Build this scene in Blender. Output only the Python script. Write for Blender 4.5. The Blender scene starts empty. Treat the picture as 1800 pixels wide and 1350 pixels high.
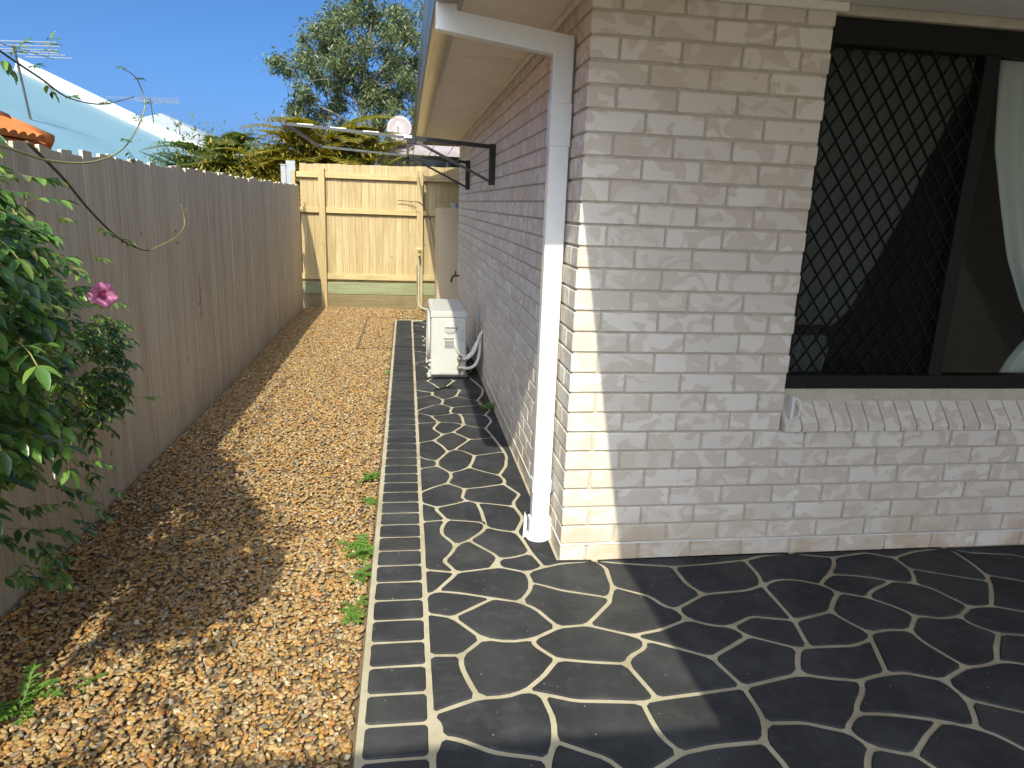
import bpy, math, random
import numpy as np
from mathutils import Matrix, Vector
random.seed(7)
rng = np.random.default_rng(11)
R = math.radians
scene = bpy.context.scene
COL = scene.collection

# ------------------------------------------------------------------ camera
CAM = Vector((-0.6728, -2.7950, 1.5200))
YAW, PITCH, ROLL = 0.15243, 0.24602, 0.03844
_F = Vector((math.sin(YAW)*math.cos(PITCH), math.cos(YAW)*math.cos(PITCH), -math.sin(PITCH)))
_R = Vector((math.cos(YAW), -math.sin(YAW), 0)); _U = _R.cross(_F)
_R2 = _R*math.cos(ROLL) + _U*math.sin(ROLL); _U2 = -_R*math.sin(ROLL) + _U*math.cos(ROLL)
cd = bpy.data.cameras.new('camera'); cam = bpy.data.objects.new('camera', cd); COL.objects.link(cam)
cd.sensor_width = 36; cd.lens = 25.0; cd.clip_end = 2000; cd.clip_start = 0.02
m = Matrix((( _R2.x, _U2.x, -_F.x), (_R2.y, _U2.y, -_F.y), (_R2.z, _U2.z, -_F.z))).to_4x4()
m.translation = CAM; cam.matrix_world = m
scene.camera = cam

# ------------------------------------------------------------------ sky, sun, exposure
TX, TY = 0.177, 0.965                       # how far the light travels in x and y per metre of fall
EL = math.atan(1/math.hypot(TX, TY))
w = bpy.data.worlds.new('World'); scene.world = w; w.use_nodes = True
nt = w.node_tree; bg = nt.nodes['Background']
sky = nt.nodes.new('ShaderNodeTexSky'); sky.sky_type = 'NISHITA'; sky.sun_disc = False
sky.sun_elevation = EL; sky.sun_rotation = math.atan2(-TX, -TY); sky.air_density = 0.30; sky.dust_density = 3.8; sky.ozone_density = 7.0
hs_ = nt.nodes.new('ShaderNodeHueSaturation'); hs_.inputs['Saturation'].default_value = 1.17; nt.links.new(sky.outputs[0], hs_.inputs['Color']); nt.links.new(hs_.outputs[0], bg.inputs[0]); bg.inputs[1].default_value = 0.15
sl = bpy.data.lights.new('sun', 'SUN'); sl.energy = 2.55; sl.angle = R(0.55); sl.color = (1.0, 0.905, 0.79)
so = bpy.data.objects.new('sun', sl); COL.objects.link(so)
so.rotation_euler = Vector((TX, TY, -1)).to_track_quat('-Z', 'Y').to_euler(); so.location = (-3, -12, 14)
vs = scene.view_settings; vs.view_transform = 'Standard'; vs.look = 'None'; vs.exposure = 1.26; vs.use_white_balance = True; vs.white_balance_temperature = 6800; vs.white_balance_tint = -3; vs.gamma = 1.0; vs.use_curve_mapping = False

# ------------------------------------------------------------------ materials
MATS = {}
class NT:
    def __init__(s, name):
        s.m = bpy.data.materials.new(name); s.m.use_nodes = True; s.t = s.m.node_tree
        s.b = s.t.nodes['Principled BSDF']; s.out = s.t.nodes['Material Output']; MATS[name] = s.m
    def n(s, typ, **kw):
        x = s.t.nodes.new('ShaderNode'+typ)
        for k, v in kw.items():
            if k.startswith('i_'):
                key = k[2:]; key = int(key) if key.isdigit() else key.replace('_', ' ')
                x.inputs[key].default_value = v
            else: setattr(x, k, v)
        return x
    def l(s, a, b): s.t.links.new(a, b)
    def val(s, sock, v):
        if hasattr(v, 'node'): s.l(v, sock)
        else: sock.default_value = v
    def ramp(s, fac, stops, interp='LINEAR'):
        r = s.n('ValToRGB'); r.color_ramp.interpolation = interp; cr = r.color_ramp
        while len(cr.elements) < len(stops): cr.elements.new(0.5)
        for e, (p, c) in zip(cr.elements, stops):
            e.position = p; e.color = (*c, 1) if len(c) == 3 else c
        s.l(fac, r.inputs[0]); return r.outputs[0]
    def noise(s, vec, scale, detail=3, rough=0.5, dist=0.0):
        x = s.n('TexNoise'); x.inputs['Scale'].default_value = scale; x.inputs['Detail'].default_value = detail
        x.inputs['Roughness'].default_value = rough; x.inputs['Distortion'].default_value = dist
        if vec is not None: s.l(vec, x.inputs['Vector'])
        return x.outputs['Fac']
    def mix(s, fac, a, b, mode='MIX'):
        x = s.n('Mix'); x.data_type = 'RGBA'; x.blend_type = mode
        s.val(x.inputs[0], fac); s.val(x.inputs[6], a if hasattr(a, 'node') else (*a, 1)); s.val(x.inputs[7], b if hasattr(b, 'node') else (*b, 1))
        return x.outputs[2]
    def math(s, op, a, b=0.0, clamp=False):
        x = s.n('Math'); x.operation = op; x.use_clamp = clamp; s.val(x.inputs[0], a); s.val(x.inputs[1], b); return x.outputs[0]
    def mapping(s, vec, scale=(1, 1, 1), loc=(0, 0, 0), rot=(0, 0, 0)):
        x = s.n('Mapping'); s.l(vec, x.inputs[0]); x.inputs['Scale'].default_value = scale; x.inputs['Rotation'].default_value = rot
        s.val(x.inputs['Location'], loc) if hasattr(loc, 'node') else setattr(x.inputs['Location'], 'default_value', loc)
        return x.outputs[0]
    def pos(s): return s.n('NewGeometry').outputs['Position']
    def rand(s):
        a = s.n('ObjectInfo').outputs['Random']; b = s.n('NewGeometry').outputs['Random Per Island']
        return s.math('FRACT', s.math('ADD', a, b))
    def bump(s, h, strength=0.3, dist=0.002):
        x = s.n('Bump'); x.inputs['Strength'].default_value = strength; x.inputs['Distance'].default_value = dist
        s.l(h, x.inputs['Height']); s.l(x.outputs[0], s.b.inputs['Normal'])
    def set(s, col=None, rough=None, metal=None, spec=None):
        if col is not None: s.val(s.b.inputs['Base Color'], col if hasattr(col, 'node') else (*col, 1))
        if rough is not None: s.val(s.b.inputs['Roughness'], rough)
        if metal is not None: s.val(s.b.inputs['Metallic'], metal)
        if spec is not None: s.val(s.b.inputs['Specular IOR Level'], spec)
        return s

def simple(name, col, rough=0.5, metal=0.0, var=0.12, scale=25, bump=0.0, spec=0.5):
    t = NT(name); p = t.pos(); f = t.noise(p, scale, 4, 0.6)
    big = t.noise(p, scale*0.17, 3, 0.6)
    lo = tuple(c*(1-var) for c in col); hi = tuple(min(1, c*(1+var)) for c in col)
    c = t.ramp(f, [(0.3, lo), (0.7, hi)])
    c = t.mix(0.5, c, t.ramp(big, [(0.3, lo), (0.7, hi)]))
    t.set(c, rough, metal, spec)
    if bump: t.bump(t.noise(p, scale*8, 3), bump, 0.001)
    return t

# brick: cream body with tan marbled splashes that differ from brick to brick
t = NT('brick'); p = t.pos(); rd = t.rand()
off = t.n('CombineXYZ'); t.l(t.math('MULTIPLY', rd, 31.7), off.inputs[0]); t.l(t.math('MULTIPLY', rd, 17.3), off.inputs[1]); t.l(t.math('MULTIPLY', rd, 9.1), off.inputs[2])
mp = t.mapping(p, (1, 1, 1.25), off.outputs[0], (0.0, 0.5, 0.3))
n1 = t.noise(mp, 8.5, 1.5, 0.45, 1.1)
thr = t.math('ADD', n1, t.math('MULTIPLY', t.math('SUBTRACT', rd, 0.5), 0.08))
patch = t.ramp(thr, [(0.505, (0, 0, 0)), (0.53, (1, 1, 1))])
fine = t.noise(p, 160, 4, 0.7); mid = t.noise(mp, 22, 3, 0.6)
rd2 = t.math('FRACT', t.math('MULTIPLY', rd, 7.31))
light = t.ramp(rd2, [(0.0, (0.66, 0.60, 0.53)), (0.45, (0.73, 0.675, 0.61)), (0.8, (0.77, 0.72, 0.655)), (1.0, (0.66, 0.59, 0.50))])
dark = t.ramp(mid, [(0.3, (0.49, 0.405, 0.32)), (0.7, (0.57, 0.485, 0.395))])
c = t.mix(t.math('MULTIPLY', patch, 0.62), light, dark)
c = t.mix(0.22, c, t.ramp(fine, [(0.25, (0.30, 0.25, 0.2)), (0.5, (0.62, 0.57, 0.51)), (0.8, (0.78, 0.74, 0.68))]))
# orange weather stain low on the wall
sep = t.n('SeparateXYZ'); t.l(p, sep.inputs[0])
low = t.math('MULTIPLY', t.ramp(sep.outputs[2], [(0.0, (1, 1, 1)), (0.25, (0.25, 0.25, 0.25)), (0.7, (0, 0, 0))]), t.ramp(t.noise(p, 5, 4, 0.6), [(0.35, (0, 0, 0)), (0.6, (1, 1, 1))]))
c = t.mix(t.math('MULTIPLY', low, 0.75), c, (0.47, 0.34, 0.21))
t.set(c, 0.85, 0, 0.3); t.bump(t.math('ADD', t.math('MULTIPLY', fine, 0.6), t.noise(p, 45, 3)), 0.35, 0.002)

t = simple('mortar', (0.49, 0.44, 0.36), 0.95, var=0.2, scale=60, bump=0.5, spec=0.2)
simple('dpc', (0.72, 0.70, 0.66), 0.6)
simple('white_pvc', (0.74, 0.74, 0.72), 0.3, var=0.06, scale=7)
simple('soffit_paint', (0.88, 0.81, 0.70), 0.7, var=0.08, scale=6, bump=0.15)
simple('ceiling_paint', (0.82, 0.80, 0.76), 0.7, var=0.05, scale=4)
simple('bead_paint', (0.72, 0.69, 0.62), 0.5, var=0.05)
simple('gutter_steel', (0.30, 0.245, 0.17), 0.24, 0.55, var=0.1, scale=3)
simple('fascia_paint', (0.42, 0.35, 0.26), 0.35, 0.1, var=0.08, scale=4)
simple('roof_metal', (0.35, 0.33, 0.30), 0.5, 0.2)
simple('black_frame', (0.010, 0.010, 0.010), 0.5, var=0.1, spec=0.2)
simple('black_bar', (0.006, 0.006, 0.006), 0.55, spec=0.15)
t = NT('fly_mesh'); t.set((0.012, 0.012, 0.012), 0.8, 0, 0.1); tp = t.n('BsdfTransparent'); mx = t.n('MixShader'); mx.inputs[0].default_value = 0.34; t.l(tp.outputs[0], mx.inputs[1]); t.l(t.b.outputs[0], mx.inputs[2]); t.l(mx.outputs[0], t.out.inputs[0])
simple('room_paint', (0.30, 0.26, 0.22), 0.9)
simple('room_floor', (0.22, 0.18, 0.14), 0.6)

# curtain
t = NT('curtain'); t.set((0.86, 0.86, 0.84), 0.9); tr = t.n('BsdfTranslucent'); tr.inputs[0].default_value = (0.6, 0.6, 0.58, 1)
mx = t.n('MixShader'); mx.inputs[0].default_value = 0.25; t.l(t.b.outputs[0], mx.inputs[1]); t.l(tr.outputs[0], mx.inputs[2]); t.l(mx.outputs[0], t.out.inputs[0])
# glass pane
t = NT('glass'); gl = t.n('BsdfGlossy'); gl.inputs['Roughness'].default_value = 0.02; gl.inputs[0].default_value = (0.9, 0.95, 0.92, 1)
tp = t.n('BsdfTransparent'); tp.inputs[0].default_value = (0.86, 0.89, 0.87, 1); fr = t.n('Fresnel'); fr.inputs[0].default_value = 1.52
mx = t.n('MixShader'); t.l(t.math('MULTIPLY', t.math('MULTIPLY', fr.outputs[0], t.math('SUBTRACT', 1.0, t.n('NewGeometry').outputs['Backfacing'])), 0.7, True), mx.inputs[0]); t.l(tp.outputs[0], mx.inputs[1]); t.l(gl.outputs[0], mx.inputs[2]); t.l(mx.outputs[0], t.out.inputs[0])

# timber of both fences: sawn pine, grain along z, each board its own tone
def timber(name, tones, grain_rot=(0, 0, 0), gscale=(60, 60, 2.2), stain=False):
    t = NT(name); p = t.pos(); rd = t.rand()
    off = t.n('CombineXYZ'); t.l(t.math('MULTIPLY', rd, 13.0), off.inputs[2]); t.l(t.math('MULTIPLY', rd, 5.0), off.inputs[0])
    mp = t.mapping(p, gscale, off.outputs[0], grain_rot)
    g = t.noise(mp, 1.0, 4, 0.6, 0.4); big = t.noise(t.mapping(p, (3, 3, 0.8), off.outputs[0]), 1.6, 3, 0.6)
    base = t.ramp(rd, [(i/(len(tones)-1), c) for i, c in enumerate(tones)])
    c = t.mix(t.ramp(g, [(0.35, (0.62,)*3), (0.62, (0, 0, 0))]), base, t.mix(1.0, base, (0.62, 0.55, 0.47), 'MULTIPLY'))
    c = t.mix(t.ramp(big, [(0.5, (0, 0, 0)), (0.75, (0.5,)*3)]), c, t.mix(1.0, c, (0.72, 0.66, 0.60), 'MULTIPLY'))
    kn = t.n('TexVoronoi'); kn.inputs['Scale'].default_value = 1.0; t.l(t.mapping(p, (7, 7, 2.6), off.outputs[0]), kn.inputs['Vector'])
    c = t.mix(t.ramp(kn.outputs['Distance'], [(0.035, (0.75,)*3), (0.075, (0, 0, 0))]), c, (0.12, 0.07, 0.04))
    if stain:
        # long weather streak near the gate end: a drip of red paint
        s = t.n('SeparateXYZ'); t.l(p, s.inputs[0])
        wob = t.math('MULTIPLY', t.math('SUBTRACT', t.noise(p, 14, 3), 0.5), 0.16)
        dy = t.math('ABSOLUTE', t.math('ADD', t.math('SUBTRACT', s.outputs[1], 2.62), wob))
        dz = t.math('ABSOLUTE', t.math('SUBTRACT', s.outputs[2], 0.80))
        mk = t.math('MULTIPLY', t.ramp(dy, [(0.012, (1,)*3), (0.035, (0, 0, 0))]), t.ramp(dz, [(0.10, (1,)*3), (0.20, (0, 0, 0))]))
        mk = t.math('MULTIPLY', mk, t.ramp(t.noise(p, 30, 4), [(0.4, (0.1,)*3), (0.6, (0.8,)*3)]))
        c = t.mix(mk, c, (0.26, 0.06, 0.045))
        dirt = t.math('MULTIPLY', t.ramp(s.outputs[2], [(0.0, (1,)*3), (0.35, (0, 0, 0))]), t.noise(p, 9, 4, 0.6))
        c = t.mix(t.math('MULTIPLY', dirt, 0.5), c, (0.20, 0.15, 0.10))
    t.set(c, 0.82, 0, 0.25); t.bump(g, 0.35, 0.002)
    return t
timber('fence_timber', [(0.595, 0.535, 0.42), (0.63, 0.57, 0.45), (0.565, 0.505, 0.395), (0.65, 0.59, 0.475), (0.61, 0.55, 0.435)], stain=True)
timber('pine', [(0.45, 0.345, 0.185), (0.50, 0.395, 0.22), (0.42, 0.32, 0.17), (0.52, 0.42, 0.25), (0.47, 0.365, 0.20)])
timber('pine_rail', [(0.50, 0.40, 0.20), (0.55, 0.45, 0.25)], gscale=(2.2, 60, 60))
timber('green_pine', [(0.26, 0.29, 0.17), (0.28, 0.30, 0.18)], gscale=(2.2, 60, 60))
timber('brown_pine', [(0.22, 0.18, 0.10), (0.24, 0.19, 0.11)], gscale=(2.2, 60, 60))

# paving stone coating and its joints
t = NT('paving_coat'); p = t.pos(); rd = t.rand()
a = t.noise(p, 3.2, 4, 0.6); b = t.noise(p, 330, 3, 0.7); d = t.noise(p, 16, 4, 0.65)
c = t.ramp(a, [(0.25, (0.0160, 0.0168, 0.0200)), (0.5, (0.0285, 0.0297, 0.0345)), (0.72, (0.0540, 0.0555, 0.0610))])
c = t.mix(t.ramp(d, [(0.5, (0, 0, 0)), (0.72, (0.5,)*3)]), c, (0.066, 0.068, 0.072))
c = t.mix(t.math('MULTIPLY', t.ramp(t.noise(p, 1.9, 3, 0.5, 0.6), [(0.58, (0, 0, 0)), (0.70, (1,)*3)]), 0.35), c, (0.08, 0.08, 0.068))
c = t.mix(t.ramp(b, [(0.45, (0, 0, 0)), (0.75, (0.55,)*3)]), c, (0.07, 0.07, 0.068))
vo = t.n('TexVoronoi'); vo.inputs['Scale'].default_value = 19; t.l(p, vo.inputs['Vector'])
c = t.mix(t.ramp(vo.outputs['Distance'], [(0.03, (0.9,)*3), (0.06, (0, 0, 0))]), c, (0.36, 0.34, 0.28))
c = t.mix(t.math('MULTIPLY', rd, 0.22), c, (0.042, 0.042, 0.043))
sc = t.noise(t.mapping(p, (2.2, 14, 1), (0, 0, 0), (0, 0, 0.5)), 2.0, 5, 0.7, 0.8)
c = t.mix(t.ramp(sc, [(0.58, (0, 0, 0)), (0.72, (0.3,)*3)]), c, (0.085, 0.085, 0.078))
c = t.mix(t.ramp(t.noise(p, 0.9, 4, 0.6), [(0.45, (0, 0, 0)), (0.7, (0.18,)*3)]), c, (0.095, 0.095, 0.090))
t.set(c, 0.75, 0, 0.08); t.bump(t.math('ADD', b, t.math('MULTIPLY', d, 1.5)), 0.45, 0.0015)
t = NT('paving_joint'); p = t.pos(); a = t.noise(p, 9, 4, 0.65); b = t.noise(p, 240, 3, 0.7)
c = t.ramp(a, [(0.3, (0.37, 0.325, 0.235)), (0.6, (0.45, 0.405, 0.305)), (0.8, (0.32, 0.27, 0.185))])
c = t.mix(t.math('MULTIPLY', b, 0.35), c, (0.27, 0.23, 0.15)); c = t.mix(t.ramp(t.noise(p, 2.6, 5, 0.65), [(0.48, (0, 0, 0)), (0.7, (0.6,)*3)]), c, (0.20, 0.16, 0.10)); t.set(c, 0.9, 0, 0.2); t.bump(b, 0.5, 0.002)
simple('slab_edge', (0.10, 0.098, 0.095), 0.9, var=0.3, scale=40)

t = NT('gravel'); ca = t.n('Attribute'); ca.attribute_name = 'Col'; p = t.pos(); f = t.noise(p, 170, 4, 0.65)
c = t.mix(1.0, ca.outputs['Color'], t.ramp(f, [(0.25, (0.72,)*3), (0.75, (1.15,)*3)]), 'MULTIPLY')
t.set(c, 0.78, 0, 0.3); t.bump(f, 0.25, 0.0015)
simple('concrete', (0.46, 0.44, 0.40), 0.9, var=0.12, scale=5, bump=0.3)
simple('soil', (0.16, 0.105, 0.055), 0.95, var=0.35, scale=60, bump=0.8)
simple('grass_ground', (0.10, 0.12, 0.04), 0.95, var=0.3, scale=3)

def leafmat(name, tones, rough=0.35, trans=0.3, spec=0.5):
    t = NT(name); rd = t.rand(); c = t.ramp(rd, [(i/(len(tones)-1), x) for i, x in enumerate(tones)])
    t.set(c, rough, 0, spec); tr = t.n('BsdfTranslucent'); hs = t.mix(1.0, c, (1.5, 1.7, 0.6), 'MULTIPLY'); t.l(hs, tr.inputs[0])
    mx = t.n('MixShader'); mx.inputs[0].default_value = trans; t.l(t.b.outputs[0], mx.inputs[1]); t.l(tr.outputs[0], mx.inputs[2]); t.l(mx.outputs[0], t.out.inputs[0])
leafmat('vine_leaf', [(0.03, 0.066, 0.018), (0.045, 0.10, 0.024), (0.065, 0.14, 0.03), (0.10, 0.19, 0.04), (0.16, 0.28, 0.055), (0.18, 0.18, 0.06)], 0.2, 0.25, 0.8)
leafmat('young_leaf', [(0.13, 0.23, 0.04), (0.20, 0.30, 0.06)], 0.3, 0.35)
leafmat('weed_leaf', [(0.12, 0.24, 0.04), (0.17, 0.30, 0.06), (0.10, 0.20, 0.04)], 0.5, 0.35)
leafmat('gum_leaf', [(0.065, 0.095, 0.042), (0.095, 0.125, 0.055), (0.13, 0.155, 0.07), (0.18, 0.19, 0.09)], 0.45, 0.2)
leafmat('palm_gold', [(0.18, 0.18, 0.035), (0.33, 0.23, 0.04), (0.13, 0.15, 0.03), (0.36, 0.25, 0.05)], 0.4, 0.3)
leafmat('palm_green', [(0.07, 0.10, 0.03), (0.11, 0.13, 0.04), (0.15, 0.16, 0.05)], 0.4, 0.3)
leafmat('shrub_leaf', [(0.05, 0.085, 0.025), (0.09, 0.13, 0.03), (0.15, 0.17, 0.04)], 0.5, 0.25)
leafmat('petal', [(0.66, 0.20, 0.46), (0.74, 0.28, 0.54)], 0.5, 0.35)
simple('petal_throat', (0.28, 0.03, 0.10), 0.6)
simple('pale_tube', (0.75, 0.62, 0.62), 0.5)
simple('vine_stem', (0.10, 0.075, 0.045), 0.7)
simple('green_stem', (0.28, 0.27, 0.09), 0.5)
simple('bark', (0.22, 0.19, 0.165), 0.9, var=0.3, scale=8)
simple('ac_white', (0.50, 0.495, 0.47), 0.4, var=0.06, scale=6)
simple('ac_shade_ink', (0.06, 0.06, 0.062), 0.6)  # dark colour painted as shade in slots and fan well, also the label ink
simple('ac_grey', (0.42, 0.43, 0.44), 0.5)
simple('brass', (0.40, 0.30, 0.13), 0.38, 0.8)
simple('valve', (0.34, 0.30, 0.24), 0.4, 0.7)
simple('insul', (0.62, 0.61, 0.58), 0.7, bump=0.3)
simple('line_black', (0.02, 0.02, 0.022), 0.4)
simple('line_grey', (0.085, 0.088, 0.085), 0.45, 0.3)
simple('line_white', (0.78, 0.78, 0.76), 0.35, 0.2)
simple('cord', (0.42, 0.40, 0.36), 0.6)
simple('tank_poly', (0.50, 0.40, 0.27), 0.5, var=0.05, scale=4)
simple('dark_plastic', (0.03, 0.03, 0.03), 0.5)
simple('dish_grey', (0.27, 0.22, 0.23), 0.5)
simple('galv', (0.40, 0.41, 0.42), 0.4, 0.6)
simple('roof_blue', (0.20, 0.34, 0.41), 0.45, 0.0, var=0.06, scale=1.2)
simple('cap_white', (0.80, 0.79, 0.75), 0.5, var=0.03)
simple('roof_grey', (0.30, 0.33, 0.37), 0.55)
simple('roof_pink', (0.30, 0.255, 0.26), 0.7)
simple('terracotta', (0.50, 0.15, 0.04), 0.6, var=0.2, scale=6)
simple('house_cream', (0.55, 0.50, 0.43), 0.8)
simple('house_grey', (0.35, 0.34, 0.33), 0.8)
simple('dark_glass', (0.015, 0.018, 0.02), 0.1)
simple('grey_post', (0.34, 0.35, 0.37), 0.6)
simple('conduit', (0.42, 0.42, 0.44), 0.5)

# ------------------------------------------------------------------ mesh helpers
def mk(name, V, F, mat, smooth=False):
    me = bpy.data.meshes.new(name); me.from_pydata([tuple(v) for v in V], [], [tuple(f) for f in F])
    me.materials.append(MATS[mat])
    if smooth: me.polygons.foreach_set('use_smooth', [True]*len(me.polygons))
    me.update(); return me
def fastmesh(name, V, F, mat, smooth=False, col=None):
    """V (n,3), F (m,k) arrays of equal-sided faces"""
    V = np.asarray(V, np.float32); F = np.asarray(F, np.int32); me = bpy.data.meshes.new(name)
    me.vertices.add(len(V)); me.vertices.foreach_set('co', V.ravel())
    k = F.shape[1]; me.loops.add(F.size); me.loops.foreach_set('vertex_index', F.ravel())
    me.polygons.add(len(F)); me.polygons.foreach_set('loop_start', np.arange(0, F.size, k, dtype=np.int32))
    if smooth: me.polygons.foreach_set('use_smooth', np.ones(len(F), bool))
    if col is not None:
        a = me.color_attributes.new('Col', 'FLOAT_COLOR', 'POINT'); a.data.foreach_set('color', np.asarray(col, np.float32).ravel())
    me.materials.append(MATS[mat]); me.update(calc_edges=True); return me
def link(name, me, parent=None, loc=(0, 0, 0), rot=(0, 0, 0)):
    o = bpy.data.objects.new(name, me); COL.objects.link(o); o.location = loc; o.rotation_euler = rot
    if parent is not None:
        o.parent = parent
        wl = Vector((0, 0, 0)); q = parent
        while q is not None: wl += q.location; q = q.parent
        o.location = Vector(loc) - wl
    return o
def thing(name, label, cat, loc=(0, 0, 0), group=None):
    o = bpy.data.objects.new(name, None); COL.objects.link(o); o.location = loc; o.empty_display_size = 0.1
    return tag(o, label, cat, group)
def tag(o, label, cat=None, group=None, kind=None):
    o['label'] = label
    if cat: o['category'] = cat
    if group: o['group'] = group
    if kind: o['kind'] = kind
    return o
class MB:
    def __init__(s): s.V = []; s.F = []
    def add(s, V, F):
        b = len(s.V); s.V += [tuple(v) for v in V]; s.F += [tuple(i+b for i in f) for f in F]; return s
    def box(s, x0, x1, y0, y1, z0, z1):
        return s.add([(x0,y0,z0),(x1,y0,z0),(x1,y1,z0),(x0,y1,z0),(x0,y0,z1),(x1,y0,z1),(x1,y1,z1),(x0,y1,z1)],
                     [(0,3,2,1),(4,5,6,7),(0,1,5,4),(1,2,6,5),(2,3,7,6),(3,0,4,7)])
    def cbox(s, x0, x1, y0, y1, z0, z1, b=0.003):
        return s.add(*cbox(x0, x1, y0, y1, z0, z1, b))
    def tube(s, pts, r, n=8, cap=True, taper=None):
        P = [Vector(p) for p in pts]; m_ = len(P); u = None; base = len(s.V)
        for i, p in enumerate(P):
            t = (P[min(i+1, m_-1)] - P[max(i-1, 0)]).normalized()
            if u is None: u = t.orthogonal().normalized()
            else: u = (u - t*u.dot(t)).normalized()
            v = t.cross(u); rr = r if taper is None else r + (taper-r)*i/(m_-1)
            if hasattr(r, '__len__'): rr = r[i]
            for k in range(n):
                a = 2*math.pi*k/n; s.V.append(tuple(p + u*rr*math.cos(a) + v*rr*math.sin(a)))
        for i in range(m_-1):
            for k in range(n):
                a = base+i*n+k; b_ = base+i*n+(k+1) % n; s.F.append((a, b_, b_+n, a+n))
        if cap:
            s.F.append(tuple(base+n-1-k for k in range(n))); s.F.append(tuple(base+(m_-1)*n+k for k in range(n)))
        return s
    def bar(s, a, b, w_, h, up=(0, 0, 1)):
        a = Vector(a); b = Vector(b); t = (b-a).normalized(); u = t.cross(Vector(up))
        u = u.normalized() if u.length > 1e-4 else Vector((1, 0, 0)); v = u.cross(t)
        V = [q + u*sx*w_/2 + v*sz*h/2 for q in (a, b) for sx, sz in ((-1,-1),(1,-1),(1,1),(-1,1))]
        return s.add(V, [(0,1,2,3),(7,6,5,4),(0,4,5,1),(1,5,6,2),(2,6,7,3),(3,7,4,0)])
    def lathe(s, prof, c, axis='Z', n=16):
        base = len(s.V)
        for r_, h in prof:
            for k in range(n):
                a = 2*math.pi*k/n; x, y = r_*math.cos(a), r_*math.sin(a)
                q = {'Z': (x, y, h), 'Y': (x, h, y), 'X': (h, x, y)}[axis]; s.V.append((c[0]+q[0], c[1]+q[1], c[2]+q[2]))
        for i in range(len(prof)-1):
            for k in range(n):
                a = base+i*n+k; b_ = base+i*n+(k+1) % n; s.F.append((a, b_, b_+n, a+n))
        s.F.append(tuple(base+k for k in range(n-1, -1, -1))); s.F.append(tuple(base+(len(prof)-1)*n+k for k in range(n)))
        return s
    def extr(s, prof, y0, y1, axis='Y'):
        base = len(s.V); n = len(prof)
        for yy in (y0, y1):
            for a, b_ in prof: s.V.append({'Y': (a, yy, b_), 'X': (yy, a, b_), 'Z': (a, b_, yy)}[axis])
        for k in range(n): s.F.append((base+k, base+(k+1) % n, base+n+(k+1) % n, base+n+k))
        s.F.append(tuple(base+k for k in range(n))); s.F.append(tuple(base+n+k for k in range(n-1, -1, -1)))
        return s
    def build(s, name, mat, parent=None, smooth=False, autosmooth=False):
        me = mk(name, s.V, s.F, mat, smooth)
        import bmesh
        bm = bmesh.new(); bm.from_mesh(me); bmesh.ops.recalc_face_normals(bm, faces=bm.faces); bm.to_mesh(me); bm.free()
        if autosmooth: me.polygons.foreach_set('use_smooth', [True]*len(me.polygons)); me.set_sharp_from_angle(angle=R(40))
        return link(name, me, parent)
def cbox(x0, x1, y0, y1, z0, z1, b=0.003):
    lo = (x0, y0, z0); hi = (x1, y1, z1); V = []; idx = {}
    for sx in (0, 1):
        for sy in (0, 1):
            for sz in (0, 1):
                sg = (sx, sy, sz)
                for ax in range(3):
                    q = []
                    for k in range(3):
                        v = hi[k] if sg[k] else lo[k]
                        if k != ax: v += -b if sg[k] else b
                        q.append(v)
                    idx[(sg, ax)] = len(V); V.append(tuple(q))
    F = []
    for ax in range(3):
        u, v = (ax+1) % 3, (ax+2) % 3
        for sg in (0, 1):
            f = []
            for a, c in ((0, 0), (1, 0), (1, 1), (0, 1)):
                g = [0, 0, 0]; g[ax] = sg; g[u] = a; g[v] = c; f.append(idx[(tuple(g), ax)])
            F.append(tuple(f) if sg else tuple(f[::-1]))
    for ax in range(3):                                   # edges along axis ax
        u, v = (ax+1) % 3, (ax+2) % 3
        for a in (0, 1):
            for c in (0, 1):
                g0 = [0, 0, 0]; g1 = [0, 0, 0]; g0[u] = g1[u] = a; g0[v] = g1[v] = c; g1[ax] = 1
                f = [idx[(tuple(g0), u)], idx[(tuple(g1), u)], idx[(tuple(g1), v)], idx[(tuple(g0), v)]]
                F.append(tuple(f) if (a ^ c) else tuple(f[::-1]))
    for sx in (0, 1):
        for sy in (0, 1):
            for sz in (0, 1):
                g = (sx, sy, sz); f = [idx[(g, 0)], idx[(g, 1)], idx[(g, 2)]]
                F.append(tuple(f) if (sx + sy + sz) % 2 else tuple(f[::-1]))
    return V, F
def curve(pts, n=6):
    """Catmull-Rom through the points"""
    P = [Vector(p) for p in pts]; out = []
    for i in range(len(P)-1):
        a = P[max(i-1, 0)]; b = P[i]; c = P[i+1]; d = P[min(i+2, len(P)-1)]
        for k in range(n):
            t = k/n; out.append(0.5*((2*b) + (c-a)*t + (2*a-5*b+4*c-d)*t*t + (3*b-a-3*c+d)*t**3))
    out.append(P[-1]); return out
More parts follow.
